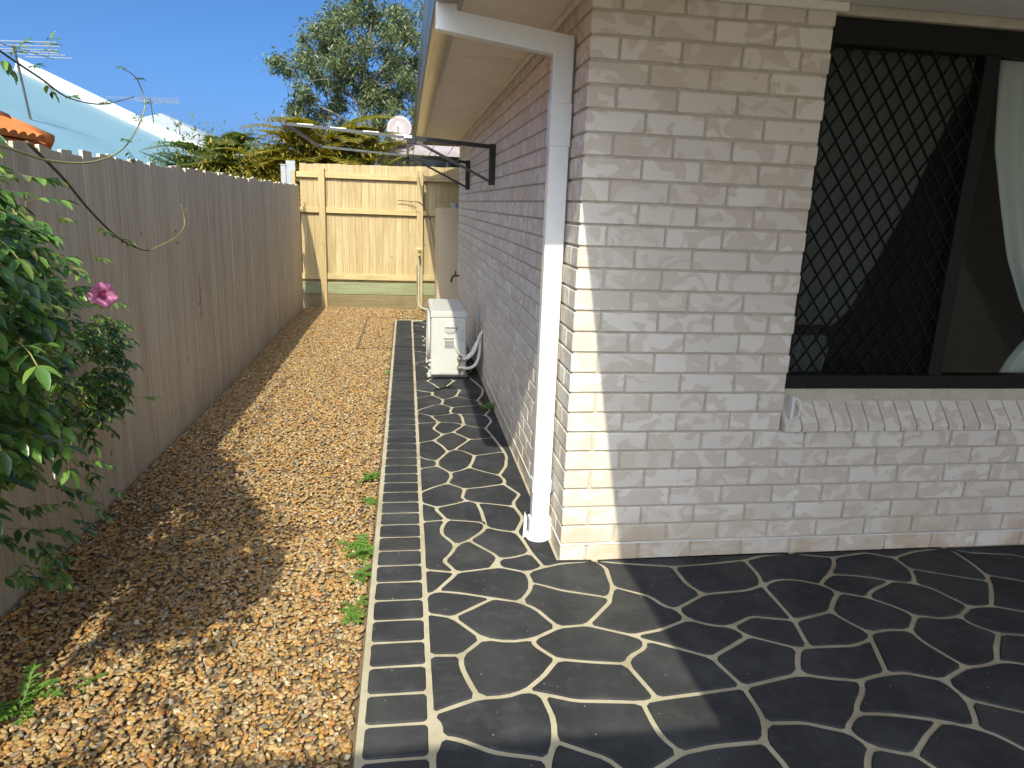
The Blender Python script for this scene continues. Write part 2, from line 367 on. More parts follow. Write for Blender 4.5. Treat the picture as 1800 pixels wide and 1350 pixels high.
# ------------------------------------------------------------------ ground
tag(link('ground', mk('ground', [(-300,-300,-.075),(300,-300,-.075),(300,300,-.075),(-300,300,-.075)], [(0,1,2,3)], 'grass_ground')), 'flat grassy ground of the neighbourhood', 'ground', kind='structure')
def grid(x0, x1, y0, y1, st, zf):
    nx = int((x1-x0)/st)+1; ny = int((y1-y0)/st)+1
    V = [(x0+(x1-x0)*i/(nx-1), y0+(y1-y0)*j/(ny-1), 0) for j in range(ny) for i in range(nx)]
    V = [(x, y, zf(x, y)) for x, y, _ in V]
    return V, [(j*nx+i, j*nx+i+1, (j+1)*nx+i+1, (j+1)*nx+i) for j in range(ny-1) for i in range(nx-1)]
def gz(x, y):                                   # height of the gravel bed
    z = -0.036 + 0.006*math.sin(2.1*x+0.7*y) + 0.005*math.sin(1.3*y-3*x)
    if y > 6.2: z -= 0.02*min(1, (y-6.2)/0.8)
    if x < -2.0: z += 0.012*((-2.0-x)/0.15)
    return z
V, F = grid(-2.3, -0.80, -6, 8.3, 0.1, lambda x, y: gz(x, y)-0.012)
tag(link('path', mk('path', V, F, 'soil', True)), 'brown soil bed of the side path under the pebbles', 'path', kind='structure')
V, F = grid(-0.80, 0.9, 6.66, 8.3, 0.1, lambda x, y: gz(x, y)-0.012)
tag(link('path', mk('path', V, F, 'soil', True)), 'brown soil bed behind the paving end under the pebbles', 'path', kind='structure')

V, F = grid(-9, 12, -22, -6.0, 2.0, lambda x, y: -.02)
tag(link('bounce_slab', mk('bounce_slab', V, F, 'concrete')), 'unseen pale concrete slab added to bounce sunlight under the patio', 'bounce_slab', kind='structure')  # added behind the camera, only to reflect sunlight onto the shaded walls
# pebbles
def ico(sub):
    import bmesh
    bm = bmesh.new(); bmesh.ops.create_icosphere(bm, subdivisions=sub, radius=1); bm.verts.ensure_lookup_table()
    V = np.array([v.co[:] for v in bm.verts]); F = np.array([[v.index for v in f.verts] for f in bm.faces]); bm.free(); return V, F
PAL = np.array([(.50,.31,.13),(.56,.38,.18),(.45,.24,.085),(.60,.44,.25),(.40,.30,.18),(.52,.36,.20),(.33,.27,.19),(.62,.51,.36),(.46,.22,.09),(.30,.285,.26),(.55,.32,.20),(.24,.225,.205),(.70,.62,.50),(.48,.40,.28),(.58,.35,.12)])
PAL = PAL*np.array([.69,.655,.575]); PW = np.array([14,14,8,12,9,10,6,7,5,4,4,2.5,2.5,8,10]); PW = PW/PW.sum()
def pebbles(n, xr, yr, sub, rmin, rmax, zlift=0.0):
    tv, tf = ico(sub); k = len(tv)
    protos = []
    for q in range(10):
        d = tv * (1 + rng.uniform(-0.22, 0.22, (k, 1)))
        nrm = rng.normal(size=(4, 3)); nrm /= np.linalg.norm(nrm, axis=1)[:, None]
        for u in nrm:                                       # shear off a few flats, as on broken river stone
            s = d @ u; cut = rng.uniform(0.55, 0.8); d = d - np.outer(np.maximum(0, s-cut), u)
        protos.append(d)
    protos = np.array(protos)[rng.integers(0, 10, n)]
    r = rmin + (rmax-rmin)*rng.beta(1.6, 2.6, n)
    sc = np.stack([r*rng.uniform(.95, 1.45, n), r*rng.uniform(.65, 1.0, n), r*rng.uniform(.35, .62, n)], 1)
    X = protos*sc[:, None, :]
    a = rng.uniform(0, 2*np.pi, n); tx = rng.normal(0, .28, n); ty = rng.normal(0, .28, n)
    def rot(X, ax, an):
        c, s = np.cos(an)[:, None], np.sin(an)[:, None]; i, j = [(1, 2), (0, 2), (0, 1)][ax]; Y = X.copy()
        Y[..., i] = c*X[..., i]-s*X[..., j]; Y[..., j] = s*X[..., i]+c*X[..., j]; return Y
    X = rot(rot(rot(X, 0, tx), 1, ty), 2, a)
    px = rng.uniform(*xr, n); py = rng.uniform(*yr, n)
    pz = np.array([gz(x, y) for x, y in zip(px, py)]) + rng.uniform(-.006, .007, n) + zlift
    X[..., 0] += px[:, None]; X[..., 1] += py[:, None]; X[..., 2] += pz[:, None]
    col = PAL[rng.choice(len(PAL), n, p=PW)]*rng.uniform(.84, 1.14, (n, 1))
    col = np.clip(col, 0, .85); col = np.concatenate([col, np.ones((n, 1))], 1)
    return X.reshape(-1, 3), (tf[None]+(np.arange(n)*k)[:, None, None]).reshape(-1, 3), np.repeat(col, k, 0)
def join(parts):
    Vs, Fs, Cs, b = [], [], [], 0
    for V, F, C in parts: Vs.append(V); Fs.append(F+b); Cs.append(C); b += len(V)
    return np.concatenate(Vs), np.concatenate(Fs), np.concatenate(Cs)
V, F, C = join([pebbles(15500, (-2.13, -.835), (-1.6, .45), 2, .0055, .0150),
                pebbles(48000, (-2.13, -.835), (.45, 8.2), 1, .0062, .0165),
                pebbles(3200, (-.835, .7), (6.68, 8.2), 1, .009, .023),
                pebbles(7000, (-2.13, -.835), (-5.5, -1.6), 1, .009, .0225)])
tag(link('gravel', fastmesh('gravel', V, F, 'gravel', True, C)), 'bed of ochre and tan river pebbles between fence and paving', 'gravel', kind='stuff')

# ------------------------------------------------------------------ paving
mb = MB(); mb.box(-.815, .003, -6, 6.65, -.12, 0); mb.box(.003, 4.2, -6, .003, -.12, 0)
pav = mb.build('paving', 'paving_joint'); tag(pav, 'charcoal crazy paving with cream joints and brick border', 'paving', kind='structure')
mb = MB(); mb.box(-.8175, -.8152, -6, 6.65, -.12, -.006); mb.build('slab_edge', 'slab_edge', pav)
def inset(poly, d, keep=lambda p: False):
    P = [Vector((*p, 0)) for p in poly]; Q = []
    for i, p in enumerate(P):                               # subdivide long sides so the edge can waver
        q = P[(i+1) % len(P)]; L = (q-p).length; k = max(1, int(L/0.05))
        if L < 0.004: continue
        Q += [p + (q-p)*(j/k) for j in range(k)]
    n = len(Q); out = []; flip = []
    for i in range(n):
        a, b, c = Q[i-1], Q[i], Q[(i+1) % n]
        e1 = (b-a).normalized(); e2 = (c-b).normalized(); n1 = Vector((-e1.y, e1.x, 0)); n2 = Vector((-e2.y, e2.x, 0))
        mt = n1+n2; mt = mt.normalized() if mt.length > 1e-5 else n1
        s = d/max(0.45, mt.dot(n1)); s *= random.uniform(0.86, 1.14)
        out.append(b.copy() if keep(b) else b + mt*s)
    res = []
    for i in range(n):
        if (out[(i+1) % n]-out[i]).dot(Q[(i+1) % n]-Q[i]) > 0 and (out[i]-out[i-1]).dot(Q[i]-Q[i-1]) > 0: res.append(out[i])
    n = len(res); ch = []
    for i in range(n):                                      # one corner-cutting pass
        p, q = res[i], res[(i+1) % n]; ch += [p*.75+q*.25, p*.25+q*.75]
    return ch
def slabstone(poly, h=0.006):
    n = len(poly); c = sum(poly, Vector())/n; V = []
    for z, k in ((-.002, 0), (h*.55, .0008), (h, .0042)):
        for i, p in enumerate(poly):
            a, b = poly[i-1], poly[(i+1) % n]; e = (b-a).normalized() if (b-a).length > 1e-6 else Vector((1, 0, 0)); nn = Vector((-e.y, e.x, 0))
            q = p + nn*k; V.append((q.x, q.y, z))
    F = [(r*n+i, r*n+(i+1) % n, (r+1)*n+(i+1) % n, (r+1)*n+i) for r in (0, 1) for i in range(n)]
    F.append(tuple(2*n+i for i in range(n)))
    return V, F
STONES = [
[(-0.597,2.978),(-0.597,2.715),(-0.462,2.810),(-0.459,2.890),(-0.539,2.919)],
[(-0.597,2.978),(-0.459,2.890),(-0.394,3.023),(-0.459,2.890),(-0.462,2.810),(-0.391,2.685),(-0.335,2.703),(-0.272,2.780),(-0.253,2.869),(-0.227,2.971),(-0.284,3.034),(-0.331,3.105),(-0.314,3.071),(-0.227,2.971),(-0.035,3.055),(-0.093,3.340),(-0.178,3.303),(-0.255,3.299),(-0.331,3.105),(-0.284,3.034),(-0.227,2.971),(-0.314,3.071),(-0.331,3.105),(-0.394,3.023),(-0.331,3.105),(-0.255,3.299),(-0.354,3.457),(-0.428,3.404),(-0.493,3.287),(-0.441,3.172),(-0.394,3.023),(-0.331,3.105),(-0.394,3.023),(-0.459,2.890),(-0.394,3.023),(-0.441,3.172),(-0.493,3.287),(-0.597,3.233)],
[(-0.597,2.715),(-0.597,2.342),(-0.567,2.400),(-0.463,2.512),(-0.403,2.541),(-0.384,2.629),(-0.391,2.685),(-0.462,2.810)],
[(-0.227,2.971),(-0.253,2.869),(-0.272,2.780),(-0.194,2.698),(-0.112,2.648),(-0.056,2.818),(-0.032,2.981),(-0.035,3.055),(-0.130,3.013)],
[(-0.035,3.055),(-0.032,2.981),(-0.056,2.818),(-0.112,2.648),(-0.093,2.534),(-0.035,2.384),(-0.086,2.275),(-0.086,2.234),(-0.069,2.170),(-0.065,2.084),(-0.123,1.929),(-0.093,1.726),(-0.055,1.433),(-0.054,1.335),(-0.081,1.182),(-0.139,1.034),(-0.115,0.965),(-0.129,0.899),(-0.064,0.751),(-0.113,0.648),(-0.116,0.591),(-0.092,0.450),(-0.151,0.295),(-0.132,0.228),(-0.114,0.086),(-0.090,-0.006),(-0.081,-0.051),(0.003,-0.023),(0.155,-0.012),(-0.012,-0.012),(-0.012,6.620),(-0.101,6.620),(-0.093,6.568),(-0.035,6.283),(-0.032,6.209),(-0.056,6.046),(-0.112,5.876),(-0.093,5.762),(-0.035,5.612),(-0.086,5.503),(-0.086,5.462),(-0.069,5.398),(-0.065,5.312),(-0.123,5.157),(-0.093,4.954),(-0.035,4.669),(-0.032,4.595),(-0.056,4.432),(-0.112,4.262),(-0.093,4.148),(-0.035,3.998),(-0.086,3.889),(-0.086,3.848),(-0.069,3.784),(-0.065,3.698),(-0.123,3.543),(-0.093,3.340)],
[(-0.272,2.780),(-0.335,2.703),(-0.391,2.685),(-0.384,2.629),(-0.403,2.541),(-0.325,2.449),(-0.192,2.482),(-0.093,2.534),(-0.112,2.648),(-0.194,2.698)],
[(-0.403,2.541),(-0.463,2.512),(-0.567,2.400),(-0.597,2.342),(-0.597,2.301),(-0.546,2.276),(-0.485,2.218),(-0.408,2.241),(-0.335,2.288),(-0.348,2.346),(-0.325,2.449)],
[(-0.093,2.534),(-0.192,2.482),(-0.325,2.449),(-0.348,2.346),(-0.335,2.288),(-0.285,2.271),(-0.183,2.253),(-0.086,2.234),(-0.086,2.275),(-0.035,2.384)],
[(-0.335,2.288),(-0.408,2.241),(-0.485,2.218),(-0.484,2.194),(-0.443,2.070),(-0.327,2.052),(-0.268,2.006),(-0.267,2.198),(-0.285,2.271)],
[(-0.485,2.218),(-0.546,2.276),(-0.597,2.301),(-0.597,2.043),(-0.443,2.070),(-0.484,2.194)],
[(-0.285,2.271),(-0.267,2.198),(-0.268,2.006),(-0.184,1.945),(-0.123,1.929),(-0.065,2.084),(-0.069,2.170),(-0.086,2.234),(-0.183,2.253)],
[(-0.123,1.929),(-0.184,1.945),(-0.268,2.006),(-0.354,1.843),(-0.255,1.685),(-0.178,1.689),(-0.093,1.726)],
[(-0.443,2.070),(-0.597,2.043),(-0.597,1.619),(-0.493,1.673),(-0.428,1.790),(-0.481,1.903),(-0.484,1.946)],
[(-0.443,2.070),(-0.484,1.946),(-0.481,1.903),(-0.428,1.790),(-0.354,1.843),(-0.268,2.006),(-0.327,2.052)],
[(-0.428,1.790),(-0.493,1.673),(-0.441,1.558),(-0.413,1.449),(-0.369,1.483),(-0.255,1.685),(-0.354,1.843)],
[(-0.493,1.673),(-0.597,1.619),(-0.597,1.365),(-0.539,1.305),(-0.486,1.290),(-0.413,1.449),(-0.441,1.558)],
[(-0.413,1.449),(-0.486,1.290),(-0.490,1.200),(-0.446,1.133),(-0.420,1.089),(-0.359,1.115),(-0.303,1.170),(-0.277,1.251),(-0.253,1.367),(-0.314,1.457),(-0.369,1.483)],
[(-0.255,1.685),(-0.369,1.483),(-0.314,1.457),(-0.253,1.367),(-0.055,1.433),(-0.093,1.726),(-0.178,1.689)],
[(-0.253,1.367),(-0.277,1.251),(-0.303,1.170),(-0.207,1.079),(-0.139,1.034),(-0.081,1.182),(-0.054,1.335),(-0.055,1.433)],
[(-0.486,1.290),(-0.539,1.305),(-0.597,1.365),(-0.597,1.154),(-0.490,1.200)],
[(-0.597,1.154),(-0.597,0.804),(-0.523,0.875),(-0.445,0.928),(-0.416,1.027),(-0.420,1.089),(-0.446,1.133),(-0.490,1.200)],
[(-0.303,1.170),(-0.359,1.115),(-0.420,1.089),(-0.416,1.027),(-0.445,0.928),(-0.355,0.841),(-0.250,0.861),(-0.129,0.899),(-0.115,0.965),(-0.139,1.034),(-0.207,1.079)],
[(-0.445,0.928),(-0.523,0.875),(-0.597,0.804),(-0.597,0.669),(-0.515,0.604),(-0.431,0.638),(-0.354,0.679),(-0.378,0.721),(-0.355,0.841)],
[(-0.129,0.899),(-0.250,0.861),(-0.355,0.841),(-0.378,0.721),(-0.354,0.679),(-0.305,0.653),(-0.210,0.625),(-0.116,0.591),(-0.113,0.648),(-0.064,0.751)],
[(-0.354,0.679),(-0.431,0.638),(-0.515,0.604),(-0.520,0.577),(-0.473,0.453),(-0.365,0.431),(-0.301,0.412),(-0.289,0.361),(-0.292,0.547),(-0.305,0.653)],
[(-0.515,0.604),(-0.597,0.669),(-0.597,0.435),(-0.473,0.453),(-0.520,0.577)],
[(-0.305,0.653),(-0.292,0.547),(-0.289,0.361),(-0.225,0.319),(-0.151,0.295),(-0.092,0.450),(-0.116,0.591),(-0.210,0.625)],
[(-0.151,0.295),(-0.225,0.319),(-0.289,0.361),(-0.317,0.306),(-0.383,0.227),(-0.280,0.081),(-0.269,0.039),(-0.200,0.047),(-0.114,0.086),(-0.132,0.228)],
[(-0.473,0.453),(-0.597,0.435),(-0.597,-0.035),(-0.461,-0.066),(-0.487,-0.008),(-0.511,0.041),(-0.472,0.103),(-0.447,0.183),(-0.506,0.299),(-0.503,0.375)],
[(-0.473,0.453),(-0.503,0.375),(-0.506,0.299),(-0.447,0.183),(-0.383,0.227),(-0.317,0.306),(-0.289,0.361),(-0.301,0.412),(-0.365,0.431)],
[(-0.447,0.183),(-0.472,0.103),(-0.511,0.041),(-0.487,-0.008),(-0.461,-0.066),(-0.385,-0.055),(-0.307,-0.041),(-0.304,-0.029),(-0.269,0.039),(-0.280,0.081),(-0.383,0.227)],
[(-0.461,-0.066),(-0.479,-0.101),(-0.552,-0.211),(-0.452,-0.234),(-0.330,-0.282),(-0.228,-0.318),(-0.174,-0.236),(-0.159,-0.178),(-0.156,-0.147),(-0.163,-0.088),(-0.268,-0.037),(-0.307,-0.041),(-0.385,-0.055)],
[(-0.461,-0.066),(-0.597,-0.035),(-0.597,-0.242),(-0.552,-0.211),(-0.479,-0.101)],
[(-0.269,0.039),(-0.304,-0.029),(-0.307,-0.041),(-0.268,-0.037),(-0.163,-0.088),(-0.081,-0.051),(-0.090,-0.006),(-0.114,0.086),(-0.200,0.047)],
[(-0.081,-0.051),(-0.163,-0.088),(-0.156,-0.147),(-0.159,-0.178),(-0.129,-0.190),(-0.040,-0.247),(0.139,-0.315),(0.175,-0.234),(0.190,-0.071),(0.155,-0.012),(0.003,-0.023)],
[(0.155,-0.012),(0.190,-0.071),(0.175,-0.234),(0.307,-0.319),(0.343,-0.397),(0.382,-0.418),(0.533,-0.322),(0.497,-0.234),(0.491,-0.088),(0.273,-0.043)],
[(0.155,-0.012),(0.273,-0.043),(0.491,-0.088),(0.654,-0.077),(0.844,-0.056),(0.941,-0.021),(1.092,-0.012)],
[(-0.552,-0.211),(-0.597,-0.242),(-0.597,-0.369),(-0.498,-0.402),(-0.330,-0.282),(-0.452,-0.234)],
[(-0.330,-0.282),(-0.498,-0.402),(-0.451,-0.472),(-0.398,-0.548),(-0.305,-0.576),(-0.216,-0.567),(-0.111,-0.502),(-0.172,-0.372),(-0.228,-0.318)],
[(-0.228,-0.318),(-0.172,-0.372),(-0.111,-0.502),(-0.001,-0.496),(0.132,-0.347),(0.139,-0.315),(-0.040,-0.247),(-0.129,-0.190),(-0.159,-0.178),(-0.174,-0.236)],
[(0.139,-0.315),(0.132,-0.347),(-0.001,-0.496),(0.153,-0.577),(0.267,-0.551),(0.400,-0.491),(0.382,-0.418),(0.343,-0.397),(0.307,-0.319),(0.175,-0.234)],
[(-0.001,-0.496),(-0.111,-0.502),(-0.216,-0.567),(-0.218,-0.602),(-0.175,-0.665),(-0.153,-0.689),(-0.072,-0.710),(0.080,-0.738),(0.109,-0.695),(0.173,-0.656),(0.189,-0.608),(0.153,-0.577)],
[(-0.216,-0.567),(-0.305,-0.576),(-0.398,-0.548),(-0.482,-0.638),(-0.487,-0.700),(-0.468,-0.781),(-0.443,-0.864),(-0.358,-0.866),(-0.289,-0.842),(-0.217,-0.772),(-0.153,-0.689),(-0.175,-0.665),(-0.218,-0.602)],
[(-0.498,-0.402),(-0.597,-0.369),(-0.597,-0.629),(-0.526,-0.635),(-0.482,-0.638),(-0.398,-0.548),(-0.451,-0.472)],
[(-0.482,-0.638),(-0.526,-0.635),(-0.597,-0.629),(-0.597,-0.925),(-0.443,-0.864),(-0.468,-0.781),(-0.487,-0.700)],
[(-0.153,-0.689),(-0.217,-0.772),(-0.289,-0.842),(-0.239,-0.865),(-0.140,-0.905),(-0.020,-0.921),(0.072,-0.934),(0.126,-0.924),(0.103,-0.825),(0.080,-0.738),(-0.072,-0.710)],
[(-0.443,-0.864),(-0.597,-0.925),(-0.571,-0.970),(-0.572,-1.020),(-0.519,-1.038),(-0.426,-1.097),(-0.272,-1.142),(-0.240,-1.071),(-0.225,-0.983),(-0.239,-0.865),(-0.289,-0.842),(-0.358,-0.866)],
[(0.153,-0.577),(0.189,-0.608),(0.269,-0.653),(0.394,-0.731),(0.586,-0.619),(0.546,-0.554),(0.472,-0.539),(0.400,-0.491),(0.267,-0.551)],
[(0.080,-0.738),(0.103,-0.825),(0.126,-0.924),(0.258,-0.912),(0.433,-0.894),(0.394,-0.731),(0.269,-0.653),(0.189,-0.608),(0.173,-0.656),(0.109,-0.695)],
[(-0.239,-0.865),(-0.225,-0.983),(-0.240,-1.071),(-0.210,-1.090),(-0.106,-1.154),(-0.045,-1.244),(0.116,-1.157),(0.083,-1.088),(0.075,-1.034),(0.072,-0.934),(-0.020,-0.921),(-0.140,-0.905)],
[(0.072,-0.934),(0.075,-1.034),(0.083,-1.088),(0.116,-1.157),(0.216,-1.140),(0.384,-1.136),(0.422,-1.063),(0.431,-0.995),(0.433,-0.894),(0.258,-0.912),(0.126,-0.924)],
[(-0.240,-1.071),(-0.272,-1.142),(-0.300,-1.266),(-0.057,-1.292),(-0.045,-1.244),(-0.106,-1.154),(-0.210,-1.090)],
[(-0.272,-1.142),(-0.426,-1.097),(-0.519,-1.038),(-0.572,-1.020),(-0.587,-1.071),(-0.597,-1.089),(-0.597,-1.234),(-0.300,-1.266)],
[(-0.045,-1.244),(-0.057,-1.292),(0.375,-1.337),(0.397,-1.239),(0.384,-1.136),(0.216,-1.140),(0.116,-1.157)],
[(0.491,-0.088),(0.497,-0.234),(0.533,-0.322),(0.727,-0.308),(0.820,-0.270),(0.845,-0.187),(0.844,-0.056),(0.654,-0.077)],
[(0.844,-0.056),(0.845,-0.187),(0.820,-0.270),(0.910,-0.230),(0.992,-0.241),(1.080,-0.290),(1.095,-0.265),(1.167,-0.206),(1.240,-0.126),(1.276,-0.060),(1.092,-0.012),(0.941,-0.021)],
[(1.092,-0.012),(1.276,-0.060),(1.457,-0.028),(1.565,-0.085),(1.702,-0.033),(1.881,-0.012)],
[(1.276,-0.060),(1.240,-0.126),(1.167,-0.206),(1.295,-0.232),(1.409,-0.284),(1.497,-0.312),(1.543,-0.251),(1.568,-0.186),(1.565,-0.085),(1.457,-0.028)],
[(0.533,-0.322),(0.382,-0.418),(0.400,-0.491),(0.472,-0.539),(0.546,-0.554),(0.657,-0.495),(0.815,-0.534),(0.820,-0.270),(0.727,-0.308)],
[(0.820,-0.270),(0.815,-0.534),(0.900,-0.515),(0.998,-0.488),(1.053,-0.418),(1.115,-0.354),(1.080,-0.290),(0.992,-0.241),(0.910,-0.230)],
[(0.546,-0.554),(0.586,-0.619),(0.736,-0.710),(0.779,-0.705),(0.815,-0.534),(0.657,-0.495)],
[(0.815,-0.534),(0.779,-0.705),(0.951,-0.710),(1.043,-0.679),(1.064,-0.640),(1.027,-0.570),(0.998,-0.488),(0.900,-0.515)],
[(0.586,-0.619),(0.394,-0.731),(0.433,-0.894),(0.570,-0.865),(0.659,-0.846),(0.691,-0.776),(0.736,-0.710)],
[(0.433,-0.894),(0.431,-0.995),(0.422,-1.063),(0.543,-1.072),(0.662,-1.125),(0.682,-1.094),(0.740,-1.051),(0.767,-1.010),(0.831,-0.948),(0.853,-0.901),(0.747,-0.878),(0.659,-0.846),(0.570,-0.865)],
[(0.736,-0.710),(0.691,-0.776),(0.659,-0.846),(0.747,-0.878),(0.853,-0.901),(0.908,-0.883),(0.968,-0.875),(1.007,-0.775),(1.043,-0.679),(0.951,-0.710),(0.779,-0.705)],
[(1.080,-0.290),(1.115,-0.354),(1.218,-0.402),(1.264,-0.356),(1.409,-0.284),(1.295,-0.232),(1.167,-0.206),(1.095,-0.265)],
[(0.998,-0.488),(1.027,-0.570),(1.064,-0.640),(1.147,-0.627),(1.235,-0.638),(1.325,-0.547),(1.293,-0.485),(1.218,-0.402),(1.115,-0.354),(1.053,-0.418)],
[(1.565,-0.085),(1.568,-0.186),(1.684,-0.245),(1.854,-0.324),(1.884,-0.266),(1.901,-0.176),(1.905,-0.053),(1.881,-0.012),(1.702,-0.033)],
[(1.881,-0.012),(1.905,-0.053),(1.901,-0.176),(1.884,-0.266),(2.110,-0.381),(2.302,-0.187),(2.169,-0.098),(1.976,-0.065)],
[(1.881,-0.012),(1.976,-0.065),(2.169,-0.098),(2.302,-0.187),(2.470,-0.012)],
[(1.568,-0.186),(1.543,-0.251),(1.497,-0.312),(1.551,-0.359),(1.602,-0.505),(1.700,-0.506),(1.806,-0.389),(1.854,-0.324),(1.684,-0.245)],
[(1.854,-0.324),(1.806,-0.389),(1.700,-0.506),(1.892,-0.601),(2.110,-0.381),(1.884,-0.266)],
[(1.497,-0.312),(1.409,-0.284),(1.264,-0.356),(1.218,-0.402),(1.293,-0.485),(1.325,-0.547),(1.422,-0.573),(1.505,-0.566),(1.602,-0.505),(1.551,-0.359)],
[(1.325,-0.547),(1.235,-0.638),(1.232,-0.711),(1.281,-0.866),(1.351,-0.865),(1.420,-0.850),(1.484,-0.773),(1.571,-0.688),(1.514,-0.629),(1.505,-0.566),(1.422,-0.573)],
[(1.602,-0.505),(1.505,-0.566),(1.514,-0.629),(1.571,-0.688),(1.764,-0.730),(1.892,-0.601),(1.700,-0.506)],
[(1.571,-0.688),(1.484,-0.773),(1.420,-0.850),(1.472,-0.854),(1.586,-0.909),(1.764,-0.730)],
[(1.235,-0.638),(1.147,-0.627),(1.064,-0.640),(1.043,-0.679),(1.007,-0.775),(0.968,-0.875),(1.034,-0.874),(1.146,-0.925),(1.281,-0.866),(1.232,-0.711)],
[(1.281,-0.866),(1.146,-0.925),(1.153,-1.023),(1.360,-1.137),(1.586,-0.909),(1.472,-0.854),(1.420,-0.850),(1.351,-0.865)],
[(0.968,-0.875),(0.908,-0.883),(0.853,-0.901),(0.831,-0.948),(0.767,-1.010),(0.740,-1.051),(0.849,-1.065),(0.988,-1.107),(1.077,-1.149),(1.113,-1.102),(1.153,-1.023),(1.146,-0.925),(1.034,-0.874)],
[(0.740,-1.051),(0.682,-1.094),(0.662,-1.125),(0.696,-1.191),(0.760,-1.218),(0.802,-1.232),(0.896,-1.164),(0.988,-1.107),(0.849,-1.065)],
[(0.662,-1.125),(0.543,-1.072),(0.422,-1.063),(0.384,-1.136),(0.397,-1.239),(0.375,-1.337),(0.571,-1.358),(0.656,-1.227),(0.696,-1.191)],
[(0.988,-1.107),(0.896,-1.164),(0.802,-1.232),(0.815,-1.253),(0.865,-1.389),(1.086,-1.412),(1.188,-1.309),(1.123,-1.187),(1.077,-1.149)],
[(1.153,-1.023),(1.113,-1.102),(1.077,-1.149),(1.123,-1.187),(1.188,-1.309),(1.360,-1.137)],
[(0.802,-1.232),(0.760,-1.218),(0.696,-1.191),(0.656,-1.227),(0.571,-1.358),(0.865,-1.389),(0.815,-1.253)],
[(-0.597,4.592),(-0.597,4.329),(-0.462,4.424),(-0.459,4.504),(-0.539,4.533)],
[(-0.597,4.592),(-0.459,4.504),(-0.394,4.637),(-0.459,4.504),(-0.462,4.424),(-0.391,4.299),(-0.335,4.317),(-0.272,4.394),(-0.253,4.483),(-0.227,4.585),(-0.284,4.648),(-0.331,4.719),(-0.314,4.685),(-0.227,4.585),(-0.035,4.669),(-0.093,4.954),(-0.178,4.917),(-0.255,4.913),(-0.331,4.719),(-0.284,4.648),(-0.227,4.585),(-0.314,4.685),(-0.331,4.719),(-0.394,4.637),(-0.331,4.719),(-0.255,4.913),(-0.354,5.071),(-0.428,5.018),(-0.493,4.901),(-0.441,4.786),(-0.394,4.637),(-0.331,4.719),(-0.394,4.637),(-0.459,4.504),(-0.394,4.637),(-0.441,4.786),(-0.493,4.901),(-0.597,4.847)],
[(-0.597,4.329),(-0.597,3.956),(-0.567,4.014),(-0.463,4.126),(-0.403,4.155),(-0.384,4.243),(-0.391,4.299),(-0.462,4.424)],
[(-0.227,4.585),(-0.253,4.483),(-0.272,4.394),(-0.194,4.312),(-0.112,4.262),(-0.056,4.432),(-0.032,4.595),(-0.035,4.669),(-0.130,4.627)],
[(-0.272,4.394),(-0.335,4.317),(-0.391,4.299),(-0.384,4.243),(-0.403,4.155),(-0.325,4.063),(-0.192,4.096),(-0.093,4.148),(-0.112,4.262),(-0.194,4.312)],
[(-0.403,4.155),(-0.463,4.126),(-0.567,4.014),(-0.597,3.956),(-0.597,3.915),(-0.546,3.890),(-0.485,3.832),(-0.408,3.855),(-0.335,3.902),(-0.348,3.960),(-0.325,4.063)],
[(-0.093,4.148),(-0.192,4.096),(-0.325,4.063),(-0.348,3.960),(-0.335,3.902),(-0.285,3.885),(-0.183,3.867),(-0.086,3.848),(-0.086,3.889),(-0.035,3.998)],
[(-0.335,3.902),(-0.408,3.855),(-0.485,3.832),(-0.484,3.808),(-0.443,3.684),(-0.327,3.666),(-0.268,3.620),(-0.267,3.812),(-0.285,3.885)],
[(-0.485,3.832),(-0.546,3.890),(-0.597,3.915),(-0.597,3.657),(-0.443,3.684),(-0.484,3.808)],
[(-0.285,3.885),(-0.267,3.812),(-0.268,3.620),(-0.184,3.559),(-0.123,3.543),(-0.065,3.698),(-0.069,3.784),(-0.086,3.848),(-0.183,3.867)],
[(-0.123,3.543),(-0.184,3.559),(-0.268,3.620),(-0.354,3.457),(-0.255,3.299),(-0.178,3.303),(-0.093,3.340)],
[(-0.443,3.684),(-0.597,3.657),(-0.597,3.233),(-0.493,3.287),(-0.428,3.404),(-0.481,3.517),(-0.484,3.560)],
[(-0.443,3.684),(-0.484,3.560),(-0.481,3.517),(-0.428,3.404),(-0.354,3.457),(-0.268,3.620),(-0.327,3.666)],
[(-0.597,6.206),(-0.597,5.943),(-0.462,6.038),(-0.459,6.118),(-0.539,6.147)],
[(-0.597,6.206),(-0.459,6.118),(-0.394,6.251),(-0.459,6.118),(-0.462,6.038),(-0.391,5.913),(-0.335,5.931),(-0.272,6.008),(-0.253,6.097),(-0.227,6.199),(-0.284,6.262),(-0.331,6.333),(-0.314,6.299),(-0.227,6.199),(-0.035,6.283),(-0.093,6.568),(-0.178,6.531),(-0.255,6.527),(-0.331,6.333),(-0.284,6.262),(-0.227,6.199),(-0.314,6.299),(-0.331,6.333),(-0.394,6.251),(-0.331,6.333),(-0.255,6.527),(-0.313,6.620),(-0.435,6.620),(-0.493,6.515),(-0.441,6.400),(-0.394,6.251),(-0.331,6.333),(-0.394,6.251),(-0.459,6.118),(-0.394,6.251),(-0.441,6.400),(-0.493,6.515),(-0.597,6.461)],
[(-0.597,5.943),(-0.597,5.570),(-0.567,5.628),(-0.463,5.740),(-0.403,5.769),(-0.384,5.857),(-0.391,5.913),(-0.462,6.038)],
[(-0.227,6.199),(-0.253,6.097),(-0.272,6.008),(-0.194,5.926),(-0.112,5.876),(-0.056,6.046),(-0.032,6.209),(-0.035,6.283),(-0.130,6.241)],
